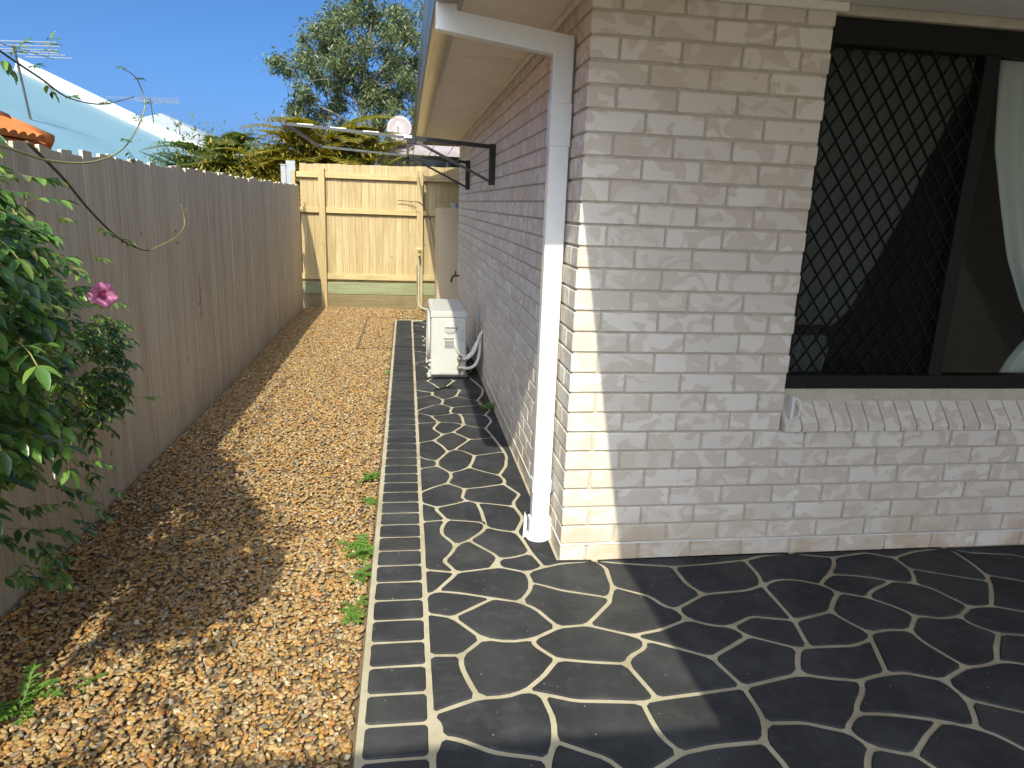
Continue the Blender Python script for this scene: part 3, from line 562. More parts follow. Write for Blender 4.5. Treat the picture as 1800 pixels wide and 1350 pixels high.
[(-0.272,6.008),(-0.335,5.931),(-0.391,5.913),(-0.384,5.857),(-0.403,5.769),(-0.325,5.677),(-0.192,5.710),(-0.093,5.762),(-0.112,5.876),(-0.194,5.926)],
[(-0.403,5.769),(-0.463,5.740),(-0.567,5.628),(-0.597,5.570),(-0.597,5.529),(-0.546,5.504),(-0.485,5.446),(-0.408,5.469),(-0.335,5.516),(-0.348,5.574),(-0.325,5.677)],
[(-0.093,5.762),(-0.192,5.710),(-0.325,5.677),(-0.348,5.574),(-0.335,5.516),(-0.285,5.499),(-0.183,5.481),(-0.086,5.462),(-0.086,5.503),(-0.035,5.612)],
[(-0.335,5.516),(-0.408,5.469),(-0.485,5.446),(-0.484,5.422),(-0.443,5.298),(-0.327,5.280),(-0.268,5.234),(-0.267,5.426),(-0.285,5.499)],
[(-0.485,5.446),(-0.546,5.504),(-0.597,5.529),(-0.597,5.271),(-0.443,5.298),(-0.484,5.422)],
[(-0.285,5.499),(-0.267,5.426),(-0.268,5.234),(-0.184,5.173),(-0.123,5.157),(-0.065,5.312),(-0.069,5.398),(-0.086,5.462),(-0.183,5.481)],
[(-0.123,5.157),(-0.184,5.173),(-0.268,5.234),(-0.354,5.071),(-0.255,4.913),(-0.178,4.917),(-0.093,4.954)],
[(-0.443,5.298),(-0.597,5.271),(-0.597,4.847),(-0.493,4.901),(-0.428,5.018),(-0.481,5.131),(-0.484,5.174)],
[(-0.443,5.298),(-0.484,5.174),(-0.481,5.131),(-0.428,5.018),(-0.354,5.071),(-0.268,5.234),(-0.327,5.280)]]

def area(p): return sum(p[i][0]*p[(i+1) % len(p)][1]-p[(i+1) % len(p)][0]*p[i][1] for i in range(len(p)))/2
ON_WALL = lambda p: (abs(p.x+.012) < .002 and p.y > -.02) or (abs(p.y+.012) < .002 and p.x > -.02)
polys = [p for p in STONES]
# the same random stones carry on outside the part of the patio in view
def clip(p, f):
    r = []
    for i in range(len(p)):
        a, b = p[i], p[(i+1) % len(p)]; fa, fb = f(a), f(b)
        if fa >= 0: r.append(a)
        if (fa >= 0) != (fb >= 0):
            t_ = fa/(fa-fb); r.append((a[0]+t_*(b[0]-a[0]), a[1]+t_*(b[1]-a[1])))
    return r
A1, A2, A3 = (-.608, -1.234), (1.086, -1.412), (2.461, -.028)
side = lambda a, b: (lambda p: (b[0]-a[0])*(p[1]-a[1])-(b[1]-a[1])*(p[0]-a[0]))
bot, rgt = side(A1, A2), side(A2, A3)
rr = random.Random(3)
sites = [(-.45+.30*i+.15*(j % 2)+rr.uniform(-.07, .07), -.12-.235*j+rr.uniform(-.06, .06)) for i in range(-1, 16) for j in range(-1, 21)]
for i, s in enumerate(sites):
    if s[0] < -.75 or s[0] > 4.1 or s[1] > .2 or s[1] < -4.6: continue
    cell = [(-.597, -4.6), (4.15, -4.6), (4.15, -.012), (-.597, -.012)]
    for j, o in enumerate(sites):
        if j != i and (s[0]-o[0])**2+(s[1]-o[1])**2 < .9:
            mx_, my_ = (s[0]+o[0])/2, (s[1]+o[1])/2
            cell = clip(cell, lambda p: (mx_-p[0])*(o[0]-s[0])+(my_-p[1])*(o[1]-s[1]))
            if not cell: break
    if not cell: continue
    for reg in ([lambda p: -bot(p)], [bot, lambda p: -rgt(p)]):
        q = cell
        for f in reg: q = clip(q, f) if q else q
        if q and len(q) > 2 and area(q) > .008: polys.append(q)
for p in polys:
    q = inset(p, .0090, ON_WALL)
    if len(q) < 4 or area([(v.x, v.y) for v in q]) < .003: continue
    c = sum(q, Vector())/len(q); V, F = slabstone([v-c for v in q])
    link('paving_stone', mk('paving_stone', V, F, 'paving_coat'), pav, c)
BB = []
for k in range(5):
    hw, hd, rc_ = .0935, .0592, .016; q = []
    for cx, cy, a0 in ((hw-rc_, -hd+rc_, -90), (hw-rc_, hd-rc_, 0), (-hw+rc_, hd-rc_, 90), (-hw+rc_, -hd+rc_, 180)):
        for j in range(5): an = R(a0+22.5*j); q.append(Vector((cx+rc_*math.cos(an)+random.uniform(-.0008, .0008), cy+rc_*math.sin(an)+random.uniform(-.0008, .0008), 0)))
        nx_ = {-90: (hw, 0), 0: (0, hd), 90: (-hw, 0), 180: (0, -hd)}[a0]; q.append(Vector((nx_[0]+random.uniform(-.0015, .0015), nx_[1]+random.uniform(-.0015, .0015), 0)))
    BB.append(mk('border_brick', *slabstone(q), 'paving_coat'))
joints = [0.011 - .1385*k for k in range(36, 0, -1)] + [0.011 + .1337*k for k in range(50)]
for a, b in zip(joints, joints[1:]):
    if b > 6.64: break
    o = link('border_brick', random.choice(BB), pav, (-.7005, (a+b)/2, 0)); o.scale.y = (b-a)/.1337*1.0; o.rotation_euler.z = random.uniform(-.012, .012) + 0.0

# ------------------------------------------------------------------ the house
house = thing('brick_house', 'cream brick house with wide eave, white downpipe and black window', 'house')
H, BH, BL = .086, .076, .2325
NC = 27; WX = .965
wl_mb = MB()
wl_mb.box(.0075, WX-.004, .0075, .25, -.05, 2.405)                      # pier
wl_mb.box(WX-.004, 2.47, .0075, .25, -.05, .60)                        # under the window
wl_mb.box(2.47, 4.2, .0075, .25, -.05, 2.405)
wl_mb.box(.0075, .25, .25, 6.745, -.05, 2.405)                          # side
wl_mb.box(.25, 6.0, 6.5, 6.745, -.05, 2.405)                           # far end
wl_mb.box(WX-.004, 2.47, .03, .25, 2.289, 2.405)
wall = wl_mb.build('wall', 'mortar', house)
cache = {}
def brickmesh(dx, dy, dz=BH):
    k = (round(dx, 4), round(dy, 4), round(dz, 4))
    if k not in cache: cache[k] = mk('brick', *cbox(0, dx, 0, dy, 0, dz, .0035), 'brick')
    return cache[k]
far = MB(); nb = 0
def brick(x, y, z, dx, dy, dz=BH, single=True):
    global nb
    j = random.uniform(-.0012, .0012)
    if single:
        nb += 1; o = link('brick', brickmesh(dx, dy, dz), wall, (x+(j if dy > dx else 0), y+(j if dx >= dy else 0), z))
    else: far.cbox(x+j, x+j+dx, y+j, y+j+dy, z, z+dz, .0035)
for n in range(NC):
    z = n*H; dz = BH
    if n == 0: z, dz = -.02, BH+.02
    odd = n % 2 == 1
    if odd: brick(0, 0, z, BL, .11, dz); x, y = BL+.01, .12
    else: brick(0, 0, z, .11, BL, dz); x, y = .12, BL+.01
    end = WX if n > 6 else 4.2
    while x < end-.02:
        d = min(BL, end-x)
        if n <= 6 or x < WX: brick(x, 0, z, d, .11, dz, x < 2.45)
        x += BL+.01
    if n > 6:                                                        # beyond the window, out of the picture
        x = 2.48
        while x < 4.18: brick(x, 0, z, min(BL, 4.2-x), .11, dz, False); x += BL+.01
    k = 0
    while y < 6.73:
        d = min(BL, 6.75-y); brick(0, y, z, .11, d, dz, k < 4); y += BL+.01; k += 1
o = far.build('bricks', 'brick', house); o['kind'] = 'stuff'
mb = MB(); mb.box(-.0035, 4.2, -.0035, .10, .0775, .0825); mb.box(-.0035, .1, .10, 6.75, .0775, .0825); mb.build('damp_course', 'dpc', wall)
# sloping brick sill
SB = mk('sill_brick', *(lambda q: (q.V, q.F))(MB().extr([(-.034, .604), (.10, .604), (.10, .748), (.066, .742), (-.034, .628)], .0, .0715, 'X')), 'brick')
x = WX+.004
while x < 2.46: link('sill_brick', SB, wall, (x, 0, random.uniform(-.001, .001))); x += .0795
mb = MB(); mb.extr([(-.026, .608), (.16, .608), (.16, .79), (.060, .786), (.052, .742), (.046, .712), (-.026, .629)], WX-.002, 2.47, 'X'); mb.build('sill_mortar', 'mortar', wall)

# window
win = MB()
for a in [(WX-.002, 2.47, .055, .125, 2.19, 2.288), (WX-.002, 2.47, .055, .125, .775, .838)]: win.cbox(*a, .003)
for a, b in ((WX-.002, 1.005), (1.685, 1.752), (2.42, 2.47)): win.cbox(a, b, .058, .122, .838, 2.19, .003)
win = win.build('window', 'black_frame', house)
mb = MB(); mb.box(1.005, 1.685, .098, .103, .838, 2.19); mb.build('window_pane', 'glass', win)
mb = MB(); mb.box(1.752, 2.42, .086, .091, .838, 2.19); mb.build('window_pane', 'glass', win)
mb = MB()                                                            # diamond security grille
gx0, gx1, gz0, gz1 = 1.0, 1.69, .835, 2.195; dxg, dzg = .078, .110
for sgn in (1, -1):
    for k in range(-24, 40):
        x0 = gx0 + k*dxg
        pts = []
        # line x = x0 + sgn*(z-gz0)*dxg/dzg
        zs = [gz0, gz1] + [gz0 + (gx-x0)/(sgn*dxg/dzg) for gx in (gx0, gx1)]
        for z in zs:
            xx = x0 + sgn*(z-gz0)*dxg/dzg
            if gz0-1e-6 <= z <= gz1+1e-6 and gx0-1e-6 <= xx <= gx1+1e-6: pts.append((xx, z))
        if len(pts) >= 2:
            a, b = min(pts, key=lambda q: q[1]), max(pts, key=lambda q: q[1])
            if b[1]-a[1] > .02:
                yy = .070 + (.0025 if sgn > 0 else 0); mb.bar((a[0], yy, a[1]), (b[0], yy, b[1]), .005, .0100, (0, 1, 0))
mb.build('diamond_grille', 'black_bar', win)
mb = MB(); mb.box(gx0, gx1, .0795, .0800, gz0, gz1); mb.build('fly_screen', 'fly_mesh', win)
# room behind
mb = MB(); mb.box(.25, 4.2, 3.9, 4.0, 0, 2.4); mb.box(4.2, 4.3, .25, 4.0, 0, 2.4); mb.box(.2505, .26, .2505, 3.9, 0, 2.4); mb.box(.25, 4.2, .25, 4.0, 2.4, 2.45); mb.build('room_wall', 'room_paint', house)
mb = MB(); mb.box(.25, 4.2, .25, 3.9, -.02, .1); mb.build('room_floor', 'room_floor', house)
def cloth(name, rows, label, ph):
    V = []; F = []; n = 46; zs = np.linspace(rows[0][0], rows[-1][0], 34)
    rz = [r[0] for r in rows][::-1]
    for z in zs:
        a = np.interp(z, rz, [r[1] for r in rows][::-1]); b = np.interp(z, rz, [r[2] for r in rows][::-1])
        wd = b-a
        for i in range(n):
            u = i/(n-1); V.append((a+wd*u, .20 + .016*math.sin(u*44+ph+.5*math.sin(z*3)) + .008*math.sin(u*17+z*2), z))
    for j in range(len(zs)-1):
        for i in range(n-1): F.append((j*n+i, j*n+i+1, (j+1)*n+i+1, (j+1)*n+i))
    o = link(name, mk(name, V, F, 'curtain', True)); s = o.modifiers.new('thickness', 'SOLIDIFY'); s.thickness = .0015
    tag(o, label, 'curtain', 'curtains tied back in the window'); return o
lc = cloth('curtain', [(2.30, .99, 1.86), (2.1, 1.0, 1.76), (1.985, 1.0, 1.687), (1.6, 1.01, 1.55), (1.3, 1.02, 1.42), (1.10, 1.04, 1.33), (1.04, 1.06, 1.25), (1.0, 1.05, 1.23), (.93, 1.02, 1.26), (.74, 1.0, 1.22)], 'sheer grey curtain swept to the left behind the diamond grille', 0)
rc = cloth('curtain', [(2.30, 1.87, 2.95), (2.1, 1.89, 2.9), (1.85, 1.93, 2.85), (1.6, 2.02, 2.75), (1.37, 2.11, 2.65), (1.15, 2.24, 2.55), (1.05, 2.31, 2.48), (1.0, 2.32, 2.48), (.9, 2.24, 2.5), (.74, 2.17, 2.52)], 'pale sheer curtain in the open pane beside the grille', 1.3)
for c, (a, b, z) in ((lc, (1.055, 1.26, 1.02)), (rc, (2.305, 2.485, 1.02))):
    mb = MB(); mb.cbox(a-.008, b+.008, .165, .235, z-.022, z+.022, .006); mb.build('tie_back', 'dark_plastic', c)

# eaves, gutter, roofs
SZ = 2.315
mb = MB(); mb.box(-.455, -.0005, -.60, 7.40, SZ, SZ+.012); mb.build('soffit', 'soffit_paint', house)
for y in (1.5, 3.9, 6.3):
    mb = MB(); mb.box(-.455, -.002, y-.012, y+.012, SZ-.003, SZ+.001); mb.build('joint_strip', 'soffit_paint', house)
mb = MB(); mb.box(-.0005, 4.2, -3.45, -.0005, SZ+.004, SZ+.016); mb.box(-3.1, 4.2, -3.85, -3.45, SZ+.004, SZ+.016); mb.box(-.095, -.0005, -3.45, -.62, SZ+.004, SZ+.016); mb.build('patio_ceiling', 'ceiling_paint', house)
mb = MB(); mb.cbox(-.006, WX+.035, -.026, -.002, SZ-.03, SZ+.003, .004); mb.build('bead', 'bead_paint', house)
mb = MB(); mb.cbox(-.024, -.002, .002, 6.75, SZ-.022, SZ-.001, .004); mb.build('bead', 'soffit_paint', house)
mb = MB()
mb.box(-.478, -.456, -.66, 7.42, 2.268, 2.46); mb.box(-.456, -.1, -.66, -.62, 2.268, 2.46); mb.box(-.125, -.1, -3.44, -.66, 2.268, 2.46); mb.box(-3.1, -.125, -3.46, -3.43, 2.268, 2.46); mb.box(-.456, 3.0, 7.40, 7.42, 2.268, 2.46)
mb.build('fascia', 'fascia_paint', house)
gp = [(-.480, 2.40), (-.480, 2.262), (-.545, 2.262), (-.560, 2.268), (-.571, 2.285), (-.574, 2.33), (-.580, 2.36), (-.592, 2.372), (-.596, 2.386), (-.590, 2.398), (-.582, 2.398), (-.584, 2.385), (-.571, 2.36), (-.566, 2.33), (-.563, 2.29), (-.545, 2.268), (-.487, 2.268), (-.487, 2.40)]
mb = MB(); mb.extr(gp, -.66, 7.44, 'Y'); mb.build('gutter', 'gutter_steel', house, autosmooth=True)
def rf(V, F): return MB().add(V, F)
mb = MB()
k = math.tan(R(21))
def slab(mb, P, th=.03):
    n = len(P); V = list(P)+[(x, y, z-th) for x, y, z in P]
    mb.add(V, [tuple(range(n)), tuple(range(2*n-1, n-1, -1))]+[(i, (i+1) % n, n+(i+1) % n, n+i) for i in range(n)])
slab(mb, [(-.52, -.66, 2.46), (4.4, -.66, 2.46+4.92*k), (4.4, 7.44, 2.46+4.92*k), (-.52, 7.44, 2.46)])
slab(mb, [(-.14, -3.46, 2.462), (4.4, -3.46, 2.50), (4.4, -.67, 2.62), (-.14, -.67, 2.47)])
slab(mb, [(-3.12, -3.47, 2.462), (-3.12, -3.87, 2.43), (4.4, -3.87, 2.43), (4.4, -3.47, 2.462)])
mb.build('roof', 'roof_metal', house)
mb = MB(); mb.extr([(-.4, 2.44), (4.4, 2.44), (4.4, 2.42+4.92*k), (-.4, 2.45)], -.64, -.62, 'Y'); mb.box(4.38, 4.4, -.62, 7.4, 2.3, 2.40+4.92*k); mb.build('gable_sun_stop', 'fascia_paint', house)  # added out of view, keeps sun from leaking in between the two roofs
# posts that carry the patio roof, behind and beside the camera
for px_, py_ in ((-3.0, -3.7), (1.6, -3.75)):
    mb = MB(); mb.cbox(px_-.045, px_+.045, py_-.045, py_+.045, -.07, 2.32, .004); mb.build('patio_post', 'white_pvc', house)

mb = MB(); mb.box(4.2, 4.4, -9.0, 0.25, -.05, 2.33); mb.build('shade_wall', 'brick', house)  # added out of view: darkens the patio's right side and the window reflection
# downpipe: out of the gutter, across under the soffit, down the wall
PY0, PY1 = .215, .272
def recttube(path, wdt, y0, y1):
    """rectangular tube in the x-z plane with mitred corners"""
    mb = MB(); P = [Vector((x, 0, z)) for x, z in path]; n = len(P); V = []
    for i, p in enumerate(P):
        d1 = (p-P[i-1]).normalized() if i else (P[1]-p).normalized(); d2 = (P[i+1]-p).normalized() if i < n-1 else d1
        n1 = Vector((-d1.z, 0, d1.x)); n2 = Vector((-d2.z, 0, d2.x)); mt = (n1+n2).normalized(); s = wdt/2/mt.dot(n1)
        for sx, y in ((-1, y0), (1, y0), (1, y1), (-1, y1)): q = p + mt*s*sx; V.append((q.x, y, q.z))
    F = [(i*4+k, i*4+(k+1) % 4, i*4+4+(k+1) % 4, i*4+4+k) for i in range(n-1) for k in range(4)] + [(0, 1, 2, 3), (n*4-1, n*4-2, n*4-3, n*4-4)]
    return mb.add(V, F)
dp = recttube([(-.520, 2.28), (-.520, 2.205), (-.052, 2.145), (-.052, .06)], .082, PY0, PY1).build('downpipe', 'white_pvc', house)
bv = dp.modifiers.new('b', 'BEVEL'); bv.width = .004; bv.segments = 2
for a, b in ((1.76, 1.93), (.235, .30)):
    mb = MB(); mb.cbox(-.0965, -.0075, PY0-.0035, PY1+.003, a, b, .003); mb.build('pipe_joiner', 'white_pvc', dp)
mb = MB(); mb.cbox(-.102, .0, PY0-.006, PY1+.004, .0, .105, .004); mb.build('pipe_shoe', 'white_pvc', dp)
mb = MB(); mb.cbox(-.006, .013, PY0-.012, PY1+.006, .245, .285, .003); mb.build('pipe_bracket', 'galv', dp)
mb = MB(); mb.lathe([(.056, -.02), (.056, .022), (.052, .028), (.046, .028), (.046, .0)], (-.058, .232, 0), 'Z', 24); mb.build('drain_collar', 'white_pvc', dp, autosmooth=True)
mb = MB(); mb.extr([(-.128, .0), (-.112, .0), (-.112, .11), (-.124, .135)], .235, .243, 'Y'); mb.build('pipe_bracket', 'white_pvc', dp)
# ------------------------------------------------------------------ fences
rf_ = random.Random(5)
FX = -2.15
fence = thing('timber_fence', 'long shaded paling fence of weathered boards beside the pebbles', 'fence', (FX, -3, 0), 'timber paling fences')
y = -5.2; i = 0
while y < 7.82:
    wd = rf_.uniform(.094, .106); top = 1.682+rf_.uniform(-.012, .010); th = .016
    xo = rf_.uniform(-.0016, .0010)
    g_ = rf_.choice((.0008, .0010, .0014, .0030)); a, b = y+g_, y+wd-.0008
    # ragged sawn top: the two corners differ, now and then one is broken off
    t0 = top+rf_.uniform(-.004, .004); t1 = top+rf_.uniform(-.004, .004)
    if rf_.random() < .22: t1 -= rf_.uniform(.008, .022)
    zb = gz(FX, y)-.03
    V = []
    for x in (FX-th+xo, FX+xo):
        V += [(x, a, zb), (x, b, zb), (x, b, t1-.003), (x, b-.003, t1), (x, a+.003, t0), (x, a, t0-.003)]
    F = [(5,4,3,2,1,0), (6,7,8,9,10,11)]+[(k, (k+1) % 6, 6+(k+1) % 6, 6+k) for k in range(6)]
    c = Vector((FX, (a+b)/2, 0)); V = [(v[0]-c.x, v[1]-c.y, v[2]) for v in V]
    o = link('paling', mk('paling', V, F, 'fence_timber'), fence, c)
    gap = .0
    if abs(y-5.86) < .05: o.rotation_euler.x = R(-.55); gap = .006      # a loose board lets light through
    elif abs(y-6.0) < .06: o.rotation_euler.x = R(.35)
    else: o.rotation_euler.x = R(rf_.uniform(-.08, .08))
    y += wd+gap; i += 1
for z in (.28, .85, 1.42):
    mb = MB(); mb.box(FX-.055, FX-.0215, -5.2, 7.85, z, z+.07); mb.build('rail', 'pine', fence)
for y in np.arange(-4.6, 8, 2.1):
    mb = MB(); mb.box(FX-.135, FX-.056, y, y+.1, -.1, 1.60); mb.build('post', 'pine', fence)
for pts in ([(FX+.006, 2.02, 1.052), (FX+.03, 2.1, 1.055), (FX+.05, 2.45, 1.01)], [(FX+.006, 2.02, .995), (FX+.03, 2.12, .99), (FX+.05, 2.45, .935)]):
    mb = MB(); mb.tube(curve(pts, 5), .0022, 6); mb.build('wire_end', 'galv', fence)

YB = 8.03
bf = thing('timber_fence', 'sunlit yellow pine fence with rails and posts closing the path', 'fence', (-1, YB, 0), 'timber paling fences')
x = -2.17
while x < .95:
    wd = rf_.uniform(.093, .1); top = 1.985 + .016*(x+2.2)+rf_.uniform(-.006, .006)
    V, F = cbox(x+.001, x+wd-.001, YB, YB+.016, .10, top, .0015)
    c = Vector((x, YB, 0)); link('paling', mk('paling', [(v[0]-c.x, v[1]-c.y, v[2]) for v in V], F, 'pine'), bf, c+Vector((0, rf_.uniform(-.002, .002), 0))); x += wd
for z0, h in ((1.80, .075), (1.315, .075), (.365, .085)):
    for a, b in ((-2.21, -1.912), (-1.818, -.522), (-.428, .95)):
        V, F = cbox(a, b, YB-.045, YB-.0025, z0+.01*(a+2)*.6, z0+h+.01*(a+2)*.6, .003); link('rail', mk('rail', V, F, 'pine_rail'), bf)
for a, tp in ((-1.895, 1.93), (-.505, 1.95)):
    V, F = cbox(a-.014, a+.074, YB-.085, YB-.003, -.1, tp, .003); link('post', mk('post', V, F, 'pine'), bf)
V, F = cbox(-2.27, -2.225, YB-.06, YB-.003, -.1, 1.88, .003); link('post', mk('post', V, F, 'pine'), bf)
for z0, z1, mt in ((.155, .325, 'green_pine'), (-.09, .15, 'brown_pine')):
    for a, b in ((-2.22, -1.912), (-1.818, -.522), (-.428, .95)):
        V, F = cbox(a, b, YB-.055, YB-.004, z0, z1, .003); link('kickboard', mk('kickboard', V, F, mt), bf)
# neighbour's pale post and short panel at the fence corner
gp_ = thing('fence_post', 'pale grey metal fence post behind the corner of the fences', 'post', (-2.42, YB+.12, 0))
mb = MB(); mb.cbox(-2.44, -2.37, YB+.08, YB+.15, -.1, 1.95, .004); mb.build('upright', 'grey_post', gp_)
mb = MB(); mb.cbox(-2.37, -2.24, YB+.10, YB+.13, -.1, 2.02, .003); mb.build('panel', 'grey_post', gp_)
mb = MB(); mb.cbox(-2.447, -2.363, YB+.073, YB+.157, 1.95, 1.965, .003); mb.build('cap', 'grey_post', gp_)

# ------------------------------------------------------------------ outdoor air conditioner
AX0, AX1, AY0, AY1, AZ0, AZ1 = -.462, -.150, 3.30, 4.14, .045, .615
ac = thing('air_conditioner', 'white outdoor air conditioner unit standing on paving by brick wall', 'air conditioner', (-.3, 3.7, 0))
mb = MB(); mb.cbox(AX0, AX1, AY0, AY1, AZ0, AZ1-.05, .012); o = mb.build('casing', 'ac_white', ac); bv = o.modifiers.new('b', 'BEVEL'); bv.width = .004; bv.segments = 2
mb = MB(); mb.extr([(AX0-.004, AZ1-.055), (AX1+.004, AZ1-.055), (AX1+.004, AZ1-.016), (AX1-.016, AZ1), (AX0+.018, AZ1), (AX0-.004, AZ1-.018)], AY0-.004, AY1+.004, 'Y'); o = mb.build('top_cover', 'ac_white', ac); bv = o.modifiers.new('b', 'BEVEL'); bv.width = .006; bv.segments = 2
mb = MB(); mb.cbox(AX0+.06, AX1-.012, AY0-.004, AY0+.002, AZ0+.02, AZ1-.075, .0015); sp = mb.build('service_panel', 'ac_white', ac)
mb = MB(); mb.lathe([(.0, 0), (.052, 0), (.056, -.004), (.048, -.008), (.0, -.008)][1:4], (-.295, AY0-.004, .475), 'Y', 24); o = mb.build('handle_recess', 'ac_white', sp, autosmooth=True)
mb = MB(); mb.cbox(-.34, -.235, AY0-.0125, AY0-.006, .468, .478, .001); mb.build('handle_slot', 'ac_shade_ink', sp)
mb = MB(); mb.cbox(-.345, -.255, AY0-.006, AY0-.0045, .29, .36, .0005); mb.build('rating_label', 'ac_grey', sp)
mb = MB(); mb.cbox(-.35, -.255, AY0-.007, AY0-.0045, .372, .38, .0008); mb.build('vent_slot', 'ac_shade_ink', sp)
mb = MB(); mb.cbox(-.212, -.175, AY0-.006, AY0-.0045, .36, .46, .0005); mb.build('rating_label', 'ac_grey', sp)
for k in range(6):
    mb = MB(); mb.box(-.34, -.262, AY0-.0066, AY0-.0061, .296+.011*k, .3005+.011*k); mb.build('print_line', 'ac_shade_ink', sp)
# fan side, facing the pebbles
mb = MB(); mb.lathe([(.235, 0), (.235, -.012), (.215, -.018), (.215, -.004)], (AX0-.001, 3.80, .315), 'X', 32); fg = mb.build('fan_ring', 'ac_white', ac, autosmooth=True)
mb = MB(); mb.lathe([(.212, -.003), (.212, -.006)], (AX0, 3.80, .315), 'X', 32); mb.build('fan_well', 'ac_shade_ink', fg)
mb = MB()
for rr_ in np.arange(.04, .215, .022):
    mb.tube([(AX0-.016, 3.80+rr_*math.cos(a), .315+rr_*math.sin(a)) for a in np.linspace(0, 2*math.pi, 33)], .0022, 5, False)
for a in np.arange(0, 2*math.pi, math.pi/4): mb.tube([(AX0-.016, 3.80, .315), (AX0-.016, 3.80+.215*math.cos(a), .315+.215*math.sin(a))], .003, 5)
mb.build('fan_grille', 'ac_white', fg)
for yy in (AY0+.10, AY1-.14):
    mb = MB(); mb.cbox(AX0-.022, AX1+.02, yy, yy+.05, .0045, AZ0+.002, .004); mb.build('foot', 'ac_white', ac)
mb = MB()
for z in (.13, .17, .075): mb.cbox(AX0-.018, AX0+.004, AY0+.01, AY0+.03, z, z+.018, .003)
mb.build('panel_clip', 'ac_white', ac)
for z in (.205, .125):
    mb = MB(); mb.lathe([(.012, 0), (.019, -.006), (.019, -.022), (.013, -.026), (.013, -.05), (.008, -.052)], (-.215, AY0-.004, z), 'Y', 12)
    mb.lathe([(.011, -.03), (.011, .028)], (-.215, AY0-.03, z-.0), 'Z', 10); mb.lathe([(.009, 0), (.009, .032)], (-.215, AY0-.035, z), 'X', 10)
    mb.build('valve', 'valve', ac, autosmooth=True)
for nm, pts, r_, mt in (('pipe', [(-.185, AY0-.035, .205), (-.14, AY0-.03, .215), (-.085, AY0-.01, .27), (-.045, AY0+.03, .37), (-.012, AY0+.09, .415), (.012, AY0+.10, .42)], .016, 'insul'),
                        ('pipe', [(-.185, AY0-.035, .125), (-.13, AY0-.035, .122), (-.07, AY0-.02, .155), (-.035, AY0+.02, .25), (-.03, AY0+.05, .36), (-.01, AY0+.10, .40), (.012, AY0+.11, .405)], .014, 'insul'),
                        ('cable', [(-.255, AY0-.006, .375), (-.25, AY0-.02, .32), (-.22, AY0-.02, .255), (-.17, AY0-.015, .225), (-.12, AY0+.0, .25), (-.07, AY0+.04, .33), (-.02, AY0+.10, .40)], .007, 'insul')):
    mb = MB(); mb.tube(curve(pts, 7), r_, 10); mb.build(nm, mt, ac, smooth=True)

# small covers on the wall above the pipes
cv = thing('wall_conduit', 'small beige cover with grey conduit on the brick wall above the air conditioner', 'conduit', (0, 3.85, .4))
mb = MB(); mb.cbox(-.024, .004, 3.83, 3.875, .54, .66, .003); mb.build('cover_box', 'tank_poly', cv)
mb = MB(); mb.cbox(-.018, .004, 3.84, 3.862, .18, .54, .002); mb.build('duct', 'conduit', cv)

# ------------------------------------------------------------------ fold-down clothesline
NY, FY2, LX = 2.86, 5.12, -1.555
cl = thing('clothesline', 'fold-down wall clothesline with black brackets and grey frame', 'clothesline', (0, 4, 1.6))
zi, zo = 1.945, 2.035
for yy in (NY, FY2):
    mb = MB(); mb.cbox(-.048, -.001, yy-.022, yy+.022, 1.665, 1.965, .003); mb.build('wall_bracket', 'line_black', cl)
    mb = MB(); mb.bar((-.03, yy, zi), (-.62, yy, zi+.036), .026, .030); mb.build('inner_arm', 'line_black', cl)
    mb = MB(); mb.bar((-.60, yy, zi+.034), (LX, yy, zo), .018, .022); arm = mb.build('outer_arm', 'line_grey', cl)
    if yy == NY:
        for k in range(4):
            a, b = .64+.235*k, .64+.235*k+.115; f = lambda q: zi+.036+(zo-zi-.036)*(q-.62)/(-LX-.62)
            mb = MB(); mb.bar((-a, yy, f(a)+.013), (-b, yy, f(b)+.009), .0195, .007); mb.build('line_slot', 'line_white', arm)
    mb = MB(); mb.bar((-.035, yy, 1.69), (-.64, yy, zi+.03), .016, .02); mb.build('brace', 'line_grey' if yy == NY else 'line_black', cl)
    mb = MB(); mb.cbox(-.665, -.60, yy-.018, yy+.018, zi-.01, zi+.055, .004); mb.build('hinge', 'line_black', cl)
    mb = MB(); mb.cbox(LX-.016, LX+.02, yy-.022, yy+.022, zo-.02, zo+.022, .005); mb.build('corner_joint', 'line_grey', cl)
mb = MB(); mb.bar((LX, NY, zo), (LX, FY2, zo), .018, .022); mb.build('front_bar', 'line_grey', cl)
mb = MB(); mb.bar((-.66, NY, zi+.038), (-.66, FY2, zi+.038), .022, .026); mb.build('cross_bar', 'line_black', cl)
mb = MB(); mb.cbox(-.69, -.63, NY-.028, NY-.012, zi+.028, zi+.05, .004); mb.build('latch', 'line_white', cl)
for k in range(9):
    xx = -.14-.155*k; z = zi+(zo-zi)*(-xx)/(-LX)
    mb = MB(); mb.tube([(xx, NY, z+.006), (xx-.002, (NY+FY2)/2, z-.012), (xx, FY2, z+.006)], .0028, 6); mb.build('line', 'cord', cl)

